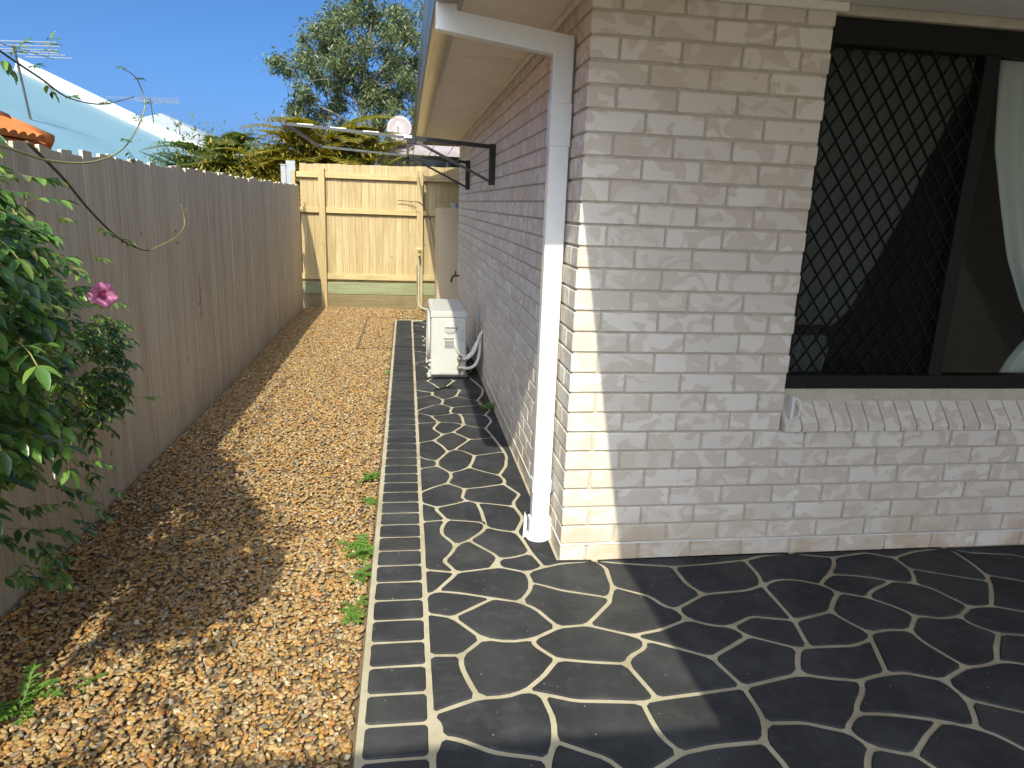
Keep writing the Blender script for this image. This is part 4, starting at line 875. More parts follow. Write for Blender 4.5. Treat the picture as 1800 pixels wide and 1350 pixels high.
# ------------------------------------------------------------------ slimline tank, taps
tk = thing('rain_tank', 'beige slimline rainwater tank against the back fence end of the house', 'water tank', (.1, 7.2, 0))
def stadium(x0, x1, y0, y1, r_, n=6):
    P = []
    for cx, cy, a0 in ((x1-r_, y0+r_, -90), (x1-r_, y1-r_, 0), (x0+r_, y1-r_, 90), (x0+r_, y0+r_, 180)):
        for k in range(n+1): a = R(a0+90*k/n); P.append((cx+r_*math.cos(a), cy+r_*math.sin(a)))
    return P
mb = MB(); mb.extr(stadium(-.272, .50, 6.90, 7.46, .07), -.04, 1.455, 'Z'); o = mb.build('tank_body', 'tank_poly', tk, autosmooth=True); bv = o.modifiers.new('b', 'BEVEL'); bv.width = .03; bv.segments = 3; bv.limit_method = 'ANGLE'
for xx in (-.225, .42):
    mb = MB(); mb.tube([(xx+.025*math.cos(a), 6.96, 1.455+.045*math.sin(a)) for a in np.linspace(0, math.pi, 11)], .009, 8); mb.build('lifting_lug', 'tank_poly', tk, smooth=True)
mb = MB(); mb.lathe([(.045, 1.44), (.045, 1.495), (.052, 1.495), (.052, 1.515), (.0001, 1.52)], (-.03, 7.1, 0), 'Z', 16); mb.build('inlet', 'conduit', tk, autosmooth=True)
mb = MB(); mb.lathe([(.03, 0), (.03, -.03), (.02, -.032), (.02, -.06)], (-.06, 6.9, .14), 'Y', 12); mb.lathe([(.012, -.05), (.012, .05)], (-.06, 6.86, .15), 'Z', 8); mb.cbox(-.10, -.02, 6.85, 6.865, .195, .207, .002); mb.build('tank_tap', 'dark_plastic', tk, autosmooth=True)

def tap(name, label, at, d, col):
    """hose tap: d is the direction it points, away from what it is fixed to"""
    t_ = thing(name, label, 'tap', at); a = Vector(at); d = Vector(d)
    mb = MB(); mb.tube([a, a+d*.075], .012, 10); mb.tube([a+d*.05, a+d*.085+Vector((0, 0, -.012)), a+d*.10+Vector((0, 0, -.05)), a+d*.10+Vector((0, 0, -.085))], .013, 10); mb.build('spout', col, t_, smooth=True)
    mb = MB(); mb.tube([a+d*.05, a+d*.05+Vector((0, 0, .05))], .010, 10); mb.build('spindle', col, t_, smooth=True)
    s = d.cross(Vector((0, 0, 1))); mb = MB(); mb.tube([a+d*.05+s*.032+Vector((0, 0, .055)), a+d*.05-s*.032+Vector((0, 0, .055))], .007, 8); mb.build('handle', col, t_)
    return t_
tap('garden_tap', 'dark hose tap on the brick wall just before the tank', (0, 6.38, .62), (-1, 0, 0), 'dark_plastic')
st = tap('garden_tap', 'brass tap on a riser pipe fixed to the back fence post', (-.485, YB-.085, .80), (0, -1, 0), 'brass')
mb = MB(); mb.tube(curve([(-.485, YB-.10, .80), (-.485, YB-.10, .45), (-.485, YB-.10, .10), (-.465, YB-.11, .0), (-.40, YB-.14, -.035), (-.30, YB-.2, -.04)], 6), .011, 8); mb.build('riser_pipe', 'conduit', st, smooth=True)
mb = MB(); mb.tube(curve([(-.52, YB-.105, .62), (-.515, YB-.105, .3), (-.51, YB-.105, .02), (-.44, YB-.16, -.03)], 6), .008, 8); mb.build('hose', 'green_stem', st, smooth=True)
tw = thing('twig', 'thin bare vine twig clinging to the back fence post', 'twig', (-.45, YB-.09, 1.2))
mb = MB(); mb.tube(curve([(-.80, YB-.05, 1.53), (-.62, YB-.06, 1.52), (-.46, YB-.10, 1.50), (-.34, YB-.06, 1.30), (-.28, YB-.03, 1.0), (-.24, YB-.03, .82)], 6), .006, 6, taper=.003); mb.build('stem', 'vine_stem', tw)
mb = MB(); mb.tube(curve([(-.62, YB-.06, 1.52), (-.55, YB-.07, 1.42), (-.48, YB-.10, 1.36)], 5), .004, 6, taper=.002); mb.build('stem', 'vine_stem', tw)

hk = MB(); hk.tube(curve([(.992, -.028, .757), (1.004, -.046, .752), (1.011, -.052, .73), (1.010, -.052, .69), (1.003, -.046, .668), (.992, -.028, .66)], 6), .0045, 8)
hk = hk.build('wall_hook', 'white_pvc', None, smooth=True); tag(hk, 'small white curved hook on the brick beside the window sill', 'hook')
mb = MB(); mb.cbox(.986, .998, -.03, -.0005, .655, .76, .002); mb.build('back_plate', 'white_pvc', hk)
# ------------------------------------------------------------------ leaves
def leaf_template(L=1.0, W=.42, fold=.10, droop=.18):
    st = [(0, .0), (.18, .62), (.42, 1.0), (.68, .78), (.88, .36), (1.0, .0)]
    V = []; F = []
    for u, w_ in st:
        z = -droop*u*u; V += [(-W/2*w_*L, u*L, (z+fold*w_)*L*.9), (0, u*L, z*L), (W/2*w_*L, u*L, (z+fold*w_)*L*.9)]
    for i in range(len(st)-1):
        b = i*3; F += [(b, b+1, b+4, b+3), (b+1, b+2, b+5, b+4)]
    return np.array(V), np.array(F)
LV, LF = leaf_template()
def leaf_verts(Ms, tv=None):
    tv = LV if tv is None else tv
    M = np.array([[list(r) for r in m_] for m_ in Ms]); h = np.concatenate([tv, np.ones((len(tv), 1))], 1)
    return np.einsum('nij,kj->nki', M, h)[..., :3]
def leaf_cloud(name, Ms, mat, parent, tv=None, tf=None):
    tv = LV if tv is None else tv; tf = LF if tf is None else tf
    X = leaf_verts(Ms, tv); k = len(tv)
    F = (tf[None]+(np.arange(len(Ms))*k)[:, None, None]).reshape(-1, tf.shape[1])
    return link(name, fastmesh(name, X.reshape(-1, 3), F, mat, True), parent)
def frame_m(p, d, up, s):
    d = Vector(d).normalized(); r_ = d.cross(Vector(up)); r_ = r_.normalized() if r_.length > 1e-4 else d.orthogonal().normalized(); u = r_.cross(d)
    return Matrix(((r_.x*s, d.x*s, u.x*s, p[0]), (r_.y*s, d.y*s, u.y*s, p[1]), (r_.z*s, d.z*s, u.z*s, p[2]), (0, 0, 0, 1)))
rv = random.Random(21)
def spray(p, d, pairs, size, stems, out, droop=.5):
    """pinnate leaf: leaflets in pairs along a bending rachis"""
    p = Vector(p); d = Vector(d).normalized(); pts = [p.copy()]; step = size*.62
    for k in range(pairs):
        d = (d + Vector((0, 0, -droop*.22)) + Vector((rv.uniform(-.1, .1), rv.uniform(-.1, .1), rv.uniform(-.08, .08)))).normalized(); p = p + d*step; pts.append(p.copy())
        side_ = d.cross(Vector((0, 0, 1))); side_ = side_.normalized() if side_.length > .05 else Vector((1, 0, 0))
        for s in (-1, 1):
            ld = (side_*s + d*.55 + Vector((0, 0, -.35*rv.random()-.15))).normalized()
            out.append(frame_m(p, ld, (rv.uniform(-.3, .3), rv.uniform(-.5, .1), 1), size*rv.uniform(.8, 1.15)))
    out.append(frame_m(p, d, (0, 0, 1), size*rv.uniform(.95, 1.2)))
    stems.append(pts)

vine = thing('bower_vine', 'glossy green climbing vine with a pink flower spilling over the paling fence', 'vine', (-2.0, -.4, 0))
Ms, stems, young = [], [], []
def prot(y):                                    # how far the foliage stands out from the fence
    return np.interp(y, [-2.2, -1.2, -.6, .1, .5, .8], [.72, .66, .36, .20, .15, .10])
def in_shade_shape(x, y, z):                   # keeps the mass within the outline its shadow has on the pebbles
    return x+TX*z < np.interp(y+TY*z, [-.75, -.5, -.3, -.1, .4, .65, .9, 1.33, 1.8], [-2.0, -1.85, -1.5, -1.30, -1.26, -1.42, -1.56, -1.77, -1.9])
n_s = 0
while n_s < 1350:
    y = rv.uniform(-2.1, .80); z = rv.uniform(.12, 1.68)
    hi = np.interp(y, [-2.1, -1.0, -.6, -.1, .2, .5, .8], [1.75, 1.70, 1.60, 1.56, 1.46, 1.20, .84]); lo = np.interp(y, [-2.1, -1.6, -1.2, -.7, -.3, .1, .45, .8], [.2, .45, .78, .78, .64, .60, .52, .60])
    if not lo <= z <= hi: continue
    if y > .35 and rv.random() < .25: continue
    pr = prot(y)*(.55+.45*math.sin(math.pi*min(1, max(0, (z-lo+.15)/(hi-lo+.3)))))
    # clumps with gaps
    if math.sin(7.3*y+2.1*z)*math.sin(6.1*z-1.7*y) < -.25+.0*z: continue
    x = FX+.03+pr*rv.random()**.45
    if not in_shade_shape(x, y, z) and rv.random() < .93: n_s += .5; continue
    if y > -.45 and rv.random() < .48: n_s += .5; continue
    if abs(y-.2) < .24 and abs(z-1.10) < .10 and x > -2.04: continue
    d = Vector((rv.uniform(.1, .9), rv.uniform(-.75, .45), rv.uniform(-.5, .35)))
    spray((x, y, z), d, rv.choice((2, 2, 3)), rv.uniform(.042, .060), stems, Ms, .8); n_s += 1
for _ in range(700):                            # the part of the vine beside the camera, out of the picture, that shades the pebbles
    y = rv.uniform(-2.2, -1.05); z = rv.uniform(.85, 1.8); x = FX+.05+prot(y)*rv.random()**.6
    if not in_shade_shape(x, y, z): continue
    spray((x, y, z), (rv.uniform(.1, .9), rv.uniform(-.75, .45), rv.uniform(-.5, .35)), 3, .05, stems, Ms, .8)
for _ in range(26):                             # loose trailing sprays low on the fence
    y = rv.uniform(-.5, .28); spray((rv.uniform(-2.06, -1.92), y, rv.uniform(.14, .46)), (rv.uniform(.2, .6), rv.uniform(-.2, .6), rv.uniform(-.4, .1)), rv.choice((2, 3)), rv.uniform(.04, .055), stems, Ms, .8)
# lower sprays in front of the fence and the loose ones at the edge of the mass
for p_, d_, k_ in (((-2.0, -.10, .44), (.3, .6, -.1), 3), ((-2.0, .0, .40), (.5, .2, -.3), 3), ((-1.98, -.15, .30), (.4, .3, -.2), 3), ((-1.97, -.05, .28), (.5, .5, -.1), 3), ((-1.97, .02, .22), (.4, .5, -.25), 3), ((-1.96, -.28, .30), (.5, -.2, -.2), 3), ((-1.98, -.22, .22), (.5, .2, -.3), 3), ((-2.02, .10, .34), (.3, .5, 0), 3), ((-1.97, -.35, .20), (.4, .2, -.1), 2), ((-2.03, .20, .25), (.3, .4, -.1), 2),
                  ((-2.04, .62, .60), (.3, .6, -.2), 3), ((-2.05, .72, .52), (.3, .5, -.2), 2), ((-2.04, .50, .50), (.3, .6, -.3), 3), ((-2.06, .40, .47), (.4, .5, -.3), 2), ((-2.06, .36, 1.40), (.3, .5, .1), 2), ((-2.06, .30, 1.56), (.3, .6, .0), 2), ((-2.05, .70, 1.36), (.3, .5, -.1), 2), ((-2.06, 1.0, 1.30), (.2, .6, -.1), 2), ((-2.06, .45, 1.12), (.3, .5, 0), 2)):
    spray(p_, d_, k_, rv.uniform(.038, .05), stems, Ms, .8)
for p_, d_, k_ in (((-2.0, .50, 1.24), (.4, .5, 0), 2), ((-1.93, .42, .98), (.5, .5, -.2), 2), ((-2.02, .92, .50), (.4, .5, .1), 2), ((-1.94, .20, 1.08), (.3, .6, .1), 2), ((-1.90, .05, 1.10), (.4, .5, .1), 2), ((-1.96, -.25, .18), (.5, .3, -.3), 2), ((-1.90, .38, 1.0), (.5, .45, -.25), 2), ((-2.02, .05, 1.55), (.4, .4, .1), 2)):
    spray(p_, d_, k_, rv.uniform(.042, .05), stems, young, .7)
# arching shoots (brown canes and pale runners) with a few leaflets
shoots = [([(-2.02, -.15, 1.66), (-2.04, .09, 1.64), (-2.04, .33, 1.62), (-2.05, .73, 1.636), (-2.06, 1.13, 1.716), (-2.07, 1.44, 1.87), (-2.08, 1.575, 1.99), (-2.09, 1.50, 2.10), (-2.1, 1.33, 2.12)], .0052, 'green_stem'),
          ([(-2.06, -.05, 2.0), (-2.07, .17, 1.963), (-2.07, .40, 1.925), (-2.08, .63, 1.89), (-2.09, .98, 1.905), (-2.09, 1.27, 1.96), (-2.09, 1.45, 2.0)], .0042, 'vine_stem'),
          ([(-2.06, .20, 1.68), (-2.06, .45, 1.564), (-2.06, .68, 1.43), (-2.06, .96, 1.30), (-2.07, 1.275, 1.222), (-2.07, 1.42, 1.205)], .0065, 'vine_stem'),
          ([(-2.07, 1.42, 1.205), (-2.06, 1.79, 1.245), (-2.06, 2.02, 1.30), (-2.07, 2.10, 1.36), (-2.08, 2.08, 1.45)], .0035, 'green_stem'),
          ([(-2.03, -.12, .95), (-1.98, -.06, .70), (-1.96, -.02, .52), (-1.97, .0, .44)], .004, 'vine_stem'),
          ([(-1.97, -.05, .36), (-1.96, .05, .26), (-1.96, .08, .16)], .004, 'green_stem'),
          ([(-1.9, -.9, .0), (-1.95, -.8, .5), (-2.0, -.7, 1.0), (-2.05, -.5, 1.5), (-2.06, -.1, 1.66)], .012, 'vine_stem'),
          ([(-1.95, -1.5, .0), (-1.95, -1.3, .6), (-1.9, -1.2, 1.2), (-2.0, -.9, 1.6)], .012, 'vine_stem'),
          ([(-2.08, -.9, 1.0), (-2.09, -.3, 1.1), (-2.08, .05, 1.25), (-2.08, .2, 1.5)], .007, 'vine_stem')]
for pts, r_, mt in shoots:
    mb = MB(); mb.tube(curve(pts, 6), r_, 6, taper=r_*.5); mb.build('stem', mt, vine, smooth=True)
tips = []
for p_, d_, k_, s_ in (((-2.09, 1.50, 2.10), (.0, .5, .1), 4, .028), ((-2.09, 1.33, 2.12), (0, -.5, .1), 3, .026), ((-2.08, 1.56, 1.98), (.1, .5, .2), 3, .026), ((-2.07, 1.44, 1.87), (.1, -.6, .4), 4, .028), ((-2.06, 1.25, 1.76), (0, -.7, .2), 4, .03), ((-2.06, 1.2, 1.72), (.1, .5, -.5), 3, .03), ((-2.08, .63, 1.89), (.1, .5, .2), 2, .035), ((-2.09, .98, 1.905), (.1, .5, .3), 3, .03), ((-2.07, .40, 1.925), (.2, .3, -.4), 2, .04), ((-2.07, .30, 1.95), (.2, .5, .3), 2, .035), ((-2.07, .17, 1.963), (.2, .3, .5), 3, .045), ((-2.07, .10, 1.97), (.2, .0, -.4), 2, .05), ((-2.07, .47, 2.02), (0, .2, .6), 3, .04), ((-2.06, 2.09, 1.40), (.1, .1, .5), 2, .02), ((-2.06, 1.86, 1.26), (.1, -.2, .5), 2, .022), ((-2.06, 1.86, 1.25), (.1, .3, -.5), 2, .022)):
    spray(p_, d_, k_, s_, stems, tips, .2)
mb = MB()
for s in stems: mb.tube(s, .0014, 3, False)
o = mb.build('leaf_stalks', 'green_stem', vine); o['kind'] = 'stuff'
# the leaves that show largest are single leaves, the rest one mass
def px_size(M):
    v = M.translation-CAM; dp_ = v.dot(_F)
    if dp_ < .3: return 0
    x_, y_ = v.dot(_R2)/dp_*.694+.5, -v.dot(_U2)/dp_*.694+.375
    if not (-.02 < x_ < 1 and -.02 < y_ < .77): return 0
    return M.col[1].length/dp_*(1+.9*(M.translation.x-FX))
order = sorted(Ms, key=px_size, reverse=True); one, rest = order[:250], order[250:]
leaf_me = fastmesh('leaf', LV, LF, 'vine_leaf', True)
for Mx in one:
    o = link('leaf', leaf_me, vine); o.matrix_local = Matrix.Translation(-vine.location) @ Mx
yl = fastmesh('leaf', LV, LF, 'young_leaf', True)
for Mx in sorted(young, key=px_size, reverse=True)[:45]:
    o = link('leaf', yl, vine); o.matrix_local = Matrix.Translation(-vine.location) @ Mx
leaf_cloud('foliage', rest, 'vine_leaf', vine)['kind'] = 'stuff'
leaf_cloud('shoot_leaves', tips, 'vine_leaf', vine)['kind'] = 'stuff'
# the pink trumpet flower
fc = Vector((-1.89, .285, 1.105)); fd = Vector((.62, -.62, -.10)).normalized(); fr_ = fd.cross(Vector((0, 0, 1))).normalized(); fu = fr_.cross(fd)
mb = MB(); mb.tube([fc-fd*.065+fu*.012, fc-fd*.03+fu*.004, fc-fd*.004, fc+fd*.008], [.005, .009, .014, .020], 10, False); fl = mb.build('flower', 'pale_tube', vine, smooth=True)
for k in range(5):
    a = 2*math.pi*k/5+.3; dr = fr_*math.cos(a)+fu*math.sin(a); tn = fd.cross(dr); V = []
    for u, w_, h in ((0, .012, .004), (.35, .024, .013), (.7, .031, .015), (.92, .024, .008), (1.0, .012, .003)):
        for s in (-1, -.5, 0, .5, 1):
            q = fc + dr*(.012+.042*u) + tn*(w_*s) + fd*(h+.004*abs(s)*u+.003*math.sin(6*s+k)); V.append(tuple(q))
    link('petal', mk('petal', V, [(i*5+j, i*5+j+1, i*5+j+6, i*5+j+5) for i in range(4) for j in range(4)], 'petal', True), fl)
mb = MB(); mb.tube([fc+fd*.002, fc+fd*.012], .013, 10); mb.build('throat', 'petal_throat', fl)

# ------------------------------------------------------------------ weeds
def weed(at, r_, n, label, feathery=True, h=.6, seed=1):
    q = random.Random(seed); t_ = thing('weed', label, 'weed', at, 'green weeds along the paving'); M = []; mb = MB()
    for k in range(n):
        a = q.uniform(0, 2*math.pi); e = q.uniform(.15, 1.0)*h; d = Vector((math.cos(a), math.sin(a), e)).normalized(); L = r_*q.uniform(.5, 1.0); p = Vector(at)+Vector((q.uniform(-.2, .2)*r_, q.uniform(-.35, .35)*r_, 0)); pts = [p]
        for s in range(5):
            d = (d+Vector((0, 0, -.10))+Vector((q.uniform(-.15, .15),)*3)).normalized(); p = p+d*L/5; pts.append(p)
            if feathery:
                sd = d.cross(Vector((0, 0, 1))).normalized()
                for sg in (-1, 1): M.append(frame_m(p, sd*sg+d*.7+Vector((0, 0, .2)), (0, 0, 1), L*.30*q.uniform(.7, 1.2)))
        M.append(frame_m(p-d*L*.1, d, (0, 0, 1), L*.4)); mb.tube(pts, .0014, 4, False)
    mb.build('stalks', 'weed_leaf', t_); leaf_cloud('leaves', M, 'weed_leaf', t_)
weed((-.865, 1.13, -.03), .075, 18, 'leafy green weed spilling on the border farther down the path', seed=2)
weed((-.855, .80, -.03), .055, 10, 'small green weed at the slab edge between two larger tufts', seed=3)
weed((-.865, .22, -.03), .105, 26, 'tall feathery green weed at the slab edge in the near tuft row', seed=4)
weed((-.86, -.01, -.03), .07, 14, 'bright green feathery weed in the middle of the near tuft row', seed=5)
weed((-.868, -.27, -.03), .075, 18, 'feathery green weed nearest the camera on the slab edge', seed=6)
weed((-.86, 3.68, -.03), .085, 16, 'small distant green weed on the pebbles near the air conditioner', seed=7)
weed((-.05, 2.42, .004), .085, 14, 'dark green weed growing at the foot of the brick wall', h=1.6, seed=8)
weed((-1.84, -.72, -.03), .12, 14, 'young green shoot growing from the pebbles by the fence', h=1.5, seed=9)
weed((-1.68, -.62, -.03), .045, 8, 'tiny green seedling on the pebbles beside the young shoot', seed=10)

# ------------------------------------------------------------------ trees and palms beyond the fences
def blade(L=1, W=.12): return np.array([(-W/2*.5, 0, 0), (W/2*.5, 0, 0), (W/2, .45, .0), (-W/2, .45, .0), (0, 1, -.12)]), np.array([(0, 1, 2), (0, 2, 3), (3, 2, 4)])
BV, BF = blade(1, .30)
def gum(at, H_, clumps, label, seed, mat='gum_leaf', leaf=.16, nleaf=230, trunk=.12):
    q = random.Random(seed); t_ = thing('tree', label, 'tree', at, 'trees beyond the fences'); A = Vector(at); mb = MB(); M = []
    top = A+Vector((.25, 0, H_*.85)); tr_ = curve([A+Vector((0, 0, -.1)), A+Vector((.12, 0, H_*.3)), A+Vector((-.08, .1, H_*.6)), top], 6)
    mb.tube(tr_, trunk, 8, taper=trunk*.25)
    for c, rad in clumps:
        C = A+Vector(c); b = min(tr_, key=lambda v: (v-(C-Vector((0, 0, 1.0)))).length)
        mb.tube(curve([b, (b+C)/2+Vector((q.uniform(-.2, .2), q.uniform(-.2, .2), .15)), C], 5), trunk*.34, 6, taper=.012)
        ln = int(nleaf*rad*rad)
        for _ in range(int(5*rad+3)):
            e = C+Vector((q.gauss(0, 1), q.gauss(0, 1), q.gauss(0, .8)))*rad*.55; mb.tube([C, (C+e)/2+Vector((0, 0, .08)), e], .014, 4, False, taper=.005)
            for _ in range(ln//int(5*rad+3)):
                p = e+Vector((q.gauss(0, .42), q.gauss(0, .42), q.gauss(0, .34)))*rad*.55
                M.append(frame_m(p, (q.uniform(-1, 1), q.uniform(-1, 1), q.uniform(-1.3, .3)), (q.uniform(-1, 1), q.uniform(-1, 1), .6), leaf*q.uniform(.6, 1.3)))
    mb.build('trunk', 'bark', t_, smooth=True); leaf_cloud('crown', M, mat, t_, BV, BF)
gum((-2.0, 22, -.07), 8.2, [((-.3, 0, 7.2), .9), ((.6, .3, 7.0), .9), ((-1.1, .2, 6.4), .85), ((-.2, -.5, 6.1), .8), ((.9, 0, 6.0), .9), ((-1.9, 0, 5.5), .75), ((-1.0, -.4, 5.2), .75), ((0, .3, 5.0), .7), ((1.2, .2, 4.9), .85), ((-2.1, .1, 4.6), .6), ((-1.3, .4, 4.2), .65), ((.4, -.3, 4.1), .6), ((1.5, .2, 4.0), .8), ((-.5, .3, 3.5), .5), ((.9, 0, 3.3), .65), ((1.9, 0, 5.6), .8), ((.2, 0, 7.9), .6), ((1.6, .1, 6.7), .8), ((.3, .3, 5.5), .7), ((-.7, .2, 4.7), .6), ((.7, .1, 5.2), .7), ((2.0, .2, 4.6), .7), ((-1.6, .2, 6.1), .6), ((1.7, .4, 3.0), .7), ((-1.5, .3, 3.4), .5)],
    'tall grey-green gum tree with open crown rising behind the back fence', 31, nleaf=3000, leaf=.135)
gum((.5, 20, -.07), 4.0, [((0, 0, 3.0), .8), ((-.7, 0, 2.6), .7), ((-1.4, .2, 2.9), .7), ((.6, 0, 2.4), .7), ((-1.0, 0, 2.0), .6)], 'dark green bushy tree below the gum beside the eave', 32, 'shrub_leaf', .13, 420, .09)
def palm(at, n, L, label, seed, mat, h=1.0, spread=1.0):
    q = random.Random(seed); t_ = thing('palm', label, 'palm', at, 'cane palms beyond the back fence'); A = Vector(at); M = []; mb = MB(); ms = MB()
    for k in range(5):
        b = A+Vector((q.uniform(-.25, .25), q.uniform(-.25, .25), 0)); ms.tube([b, b+Vector((q.uniform(-.12, .12), 0, h))], .035, 6)
    for k in range(n):
        a = q.uniform(0, 2*math.pi); b = A+Vector((q.uniform(-.3, .3)*spread, q.uniform(-.3, .3)*spread, h*q.uniform(.55, 1.05))); d = Vector((math.cos(a)*.6*spread, math.sin(a)*.6*spread, q.uniform(.6, 1.3))).normalized(); p = b; pts = [p]; LL = L*q.uniform(.75, 1.15)
        for s in range(15):
            d = (d+Vector((math.cos(a)*.03, math.sin(a)*.03, -.085))).normalized(); p = p+d*LL/15; pts.append(p)
            if s > 1:
                sd = d.cross(Vector((0, 0, 1))); sd = sd.normalized() if sd.length > .05 else Vector((1, 0, 0))
                for sg in (-1, 1):
                    for j in (0, .5): M.append(frame_m(p-d*LL/15*j, sd*sg+d*.75+Vector((0, 0, .10)), d.cross(sd)*-1, LL*.27*math.sin(math.pi*min(1, (s+1.5)/17))**.6*q.uniform(.85, 1.1)))
        mb.tube(pts, .010, 4, False, taper=.003)
    ms.build('trunk', 'green_stem', t_); mb.build('frond_ribs', 'green_stem', t_)
    bv_, bf_ = blade(1, .17); leaf_cloud('crown', M, mat, t_, bv_, bf_)
palm((-2.35, 13.0, -.07), 46, 1.7, 'golden cane palm with orange fronds rising above the clothesline', 41, 'palm_gold', 2.35, .9)
palm((-1.6, 13.6, -.07), 42, 1.6, 'yellow cane palm just left of the satellite dish', 42, 'palm_gold', 2.2, .9)
palm((-3.1, 12.6, -.07), 42, 1.5, 'golden cane palm between the roofs, over the fence corner', 43, 'palm_gold', 2.0, 1.0)
palm((-3.7, 13.4, -.07), 42, 1.5, 'olive cane palm right of the white roof capping', 44, 'palm_green', 1.9, 1.0)
palm((-4.5, 14.0, -.07), 44, 1.6, 'dark green palm with spiky fronds by the far grey roof', 45, 'palm_green', 2.2, 1.0)
palm((-4.95, 14.6, -.07), 42, 1.5, 'low green palm leftmost over the white roof capping', 46, 'palm_green', 2.0, 1.0)
def shrub(at, rad, label, seed, mat, nb_=22):
    q = random.Random(seed); t_ = thing('shrub', label, 'shrub', at, 'shrubs beyond the back fence'); A = Vector(at); M = []; mb = MB()
    for k in range(nb_):
        an = q.uniform(0, 6.283); ra = q.random()**.5; e = A+Vector((math.cos(an)*ra*.8*rad, math.sin(an)*ra*.6*rad, q.uniform(.35, 1.0+.5*(1-ra*ra))*rad)); mb.tube([A, (A+e)/2+Vector((0, 0, .1)), e], .015, 4, False, taper=.004)
        for _ in range(120): M.append(frame_m(e+Vector((q.triangular(-.36, .36), q.triangular(-.36, .36), q.triangular(-.32, .32)))*rad, (q.uniform(-1, 1), q.uniform(-1, 1), q.uniform(-.6, 1)), (0, 0, 1), .11*q.uniform(.6, 1.3)))
    mb.build('trunk', 'bark', t_); leaf_cloud('crown', M, mat, t_, BV, BF)
shrub((-3.35, 12.2, -.07), 1.7, 'yellow-green shrub showing just above the shaded fence end', 51, 'palm_gold', 44)
shrub((-4.45, 13.2, -.07), 1.9, 'dark green bushy crown right of the flue and grey roof', 56, 'shrub_leaf', 48)
shrub((-4.0, 12.9, -.07), 1.75, 'green shrub under the cane palms behind the shaded fence', 52, 'shrub_leaf', 44)
shrub((-2.45, 12.6, -.07), 2.05, 'tall golden shrub behind the corner of the two fences', 53, 'palm_gold', 52)
shrub((-1.75, 12.8, -.07), 1.9, 'olive leafy shrub just under the clothesline arm', 55, 'palm_green', 46)
shrub((-1.0, 12.9, -.07), 1.6, 'brownish shrub behind the back fence below the dish', 54, 'palm_gold', 36)

# ------------------------------------------------------------------ neighbours' houses
def hip_roof(house_, x1, x0, y0, y1, ze, pitch, mat, th=.12, name='roof'):
    """hip roof over x0..x1, y0..y1 with ridge along y"""
    hw = (x1-x0)/2; zr = ze+hw*pitch; xm = (x0+x1)/2; V = [(x0, y0, ze), (x1, y0, ze), (x1, y1, ze), (x0, y1, ze), (xm, y0+hw, zr), (xm, y1-hw, zr)]
    V += [(x, y, z-th) for x, y, z in V[:4]]
    return MB().add(V, [(0, 1, 4), (1, 2, 5, 4), (2, 3, 5), (3, 0, 4, 5), (6, 7, 1, 0), (7, 8, 2, 1), (8, 9, 3, 2), (9, 6, 0, 3), (9, 8, 7, 6)]).build(name, mat, house_), (xm, y1-hw, zr), (xm, y0+hw, zr)
def windows(wallo, xs, yy, z0, z1):
    for a, b in xs:
        mb = MB(); mb.cbox(a-.04, b+.04, yy-.03, yy+.03, z0-.04, z1+.04, .004); f = mb.build('window', 'line_black', wallo)
        mb = MB(); mb.box(a, b, yy-.034, yy-.031, z0, z1); mb.build('window_pane', 'dark_glass', f)
nb1 = thing('neighbour_house', 'neighbour house with pale blue metal roof and wide white hip capping', 'house', (-9.7, 14, 0), 'neighbouring houses')
x1, y1, ze, pt = -5.19, 21.3, 1.864, .505
r1, rA, rB = hip_roof(nb1, x1, x1-9.12, 5.0, y1, ze, pt, 'roof_blue')
mb = MB(); mb.box(x1-8.7, x1-.4, 5.4, y1-.4, -.08, ze-.11); mb.build('wall', 'house_cream', nb1)
def capping(a, b, w_, mat, par):
    mb = MB(); a = Vector(a); b = Vector(b); mb.bar(a+Vector((0, 0, w_/2-.03)), b+Vector((0, 0, w_/2-.03)), .08, w_); return mb.build('capping', mat, par)
capping((x1, y1, ze), rA, .32, 'cap_white', r1)
mb = MB(); mb.box(x1-.02, x1+.10, 5.0, y1, ze-.14, ze-.01); mb.build('gutter', 'line_grey', nb1)
nb2 = thing('neighbour_house', 'low neighbour roof of orange terracotta tiles just over the fence', 'house', (-6, 0, 0), 'neighbouring houses')
x1, y1, ze, pt = -3.73, 4.22, 1.88, .58
r2, rA, rB = hip_roof(nb2, x1, x1-5.0, -5.0, y1, ze, pt, 'terracotta', .08)
mb = MB(); mb.box(x1-4.7, x1-.35, -4.7, y1-.35, -.08, ze-.07); mb.build('wall', 'house_cream', nb2)
prof = [(u, .030*abs(math.sin(math.pi*u/.145))**.7) for u in np.linspace(0, .29, 13)]
TL = .36; V = []; F = []; nP = len(prof)
for s, lift in ((0, .030), (TL, .006)):
    for u, h in prof: V.append((-s, u, h+lift))
for u, h in prof: V.append((0, u, h*.0+.002))
F = [(i, i+1, nP+i+1, nP+i) for i in range(nP-1)]+[(i+1, i, 2*nP+i, 2*nP+i+1) for i in range(nP-1)]
tile_me = mk('tile', V, F, 'terracotta', False); ang = math.atan(pt); cs = math.cos(ang)
for row in range(9):
    s = row*.31; xx = x1+.03-s*cs; zz = ze+.012+(s*math.sin(ang))
    yy = -1.2
    while yy+.29 < y1-(x1-xx)-.0:
        o = link('tile', tile_me, r2, (xx, yy, zz), (0, ang, 0)); yy += .29
mb = MB(); P0 = Vector((x1, y1, ze+.02)); P1 = Vector(rA)+Vector((0, 0, .02)); k_ = int((P1-P0).length/.33)
for i in range(k_):
    a = P0+(P1-P0)*(i/k_); b = P0+(P1-P0)*((i+1.08)/k_); mb = MB(); mb.tube([a, b], [.07, .06], 10); mb.build('hip_tile', 'terracotta', r2, smooth=True)

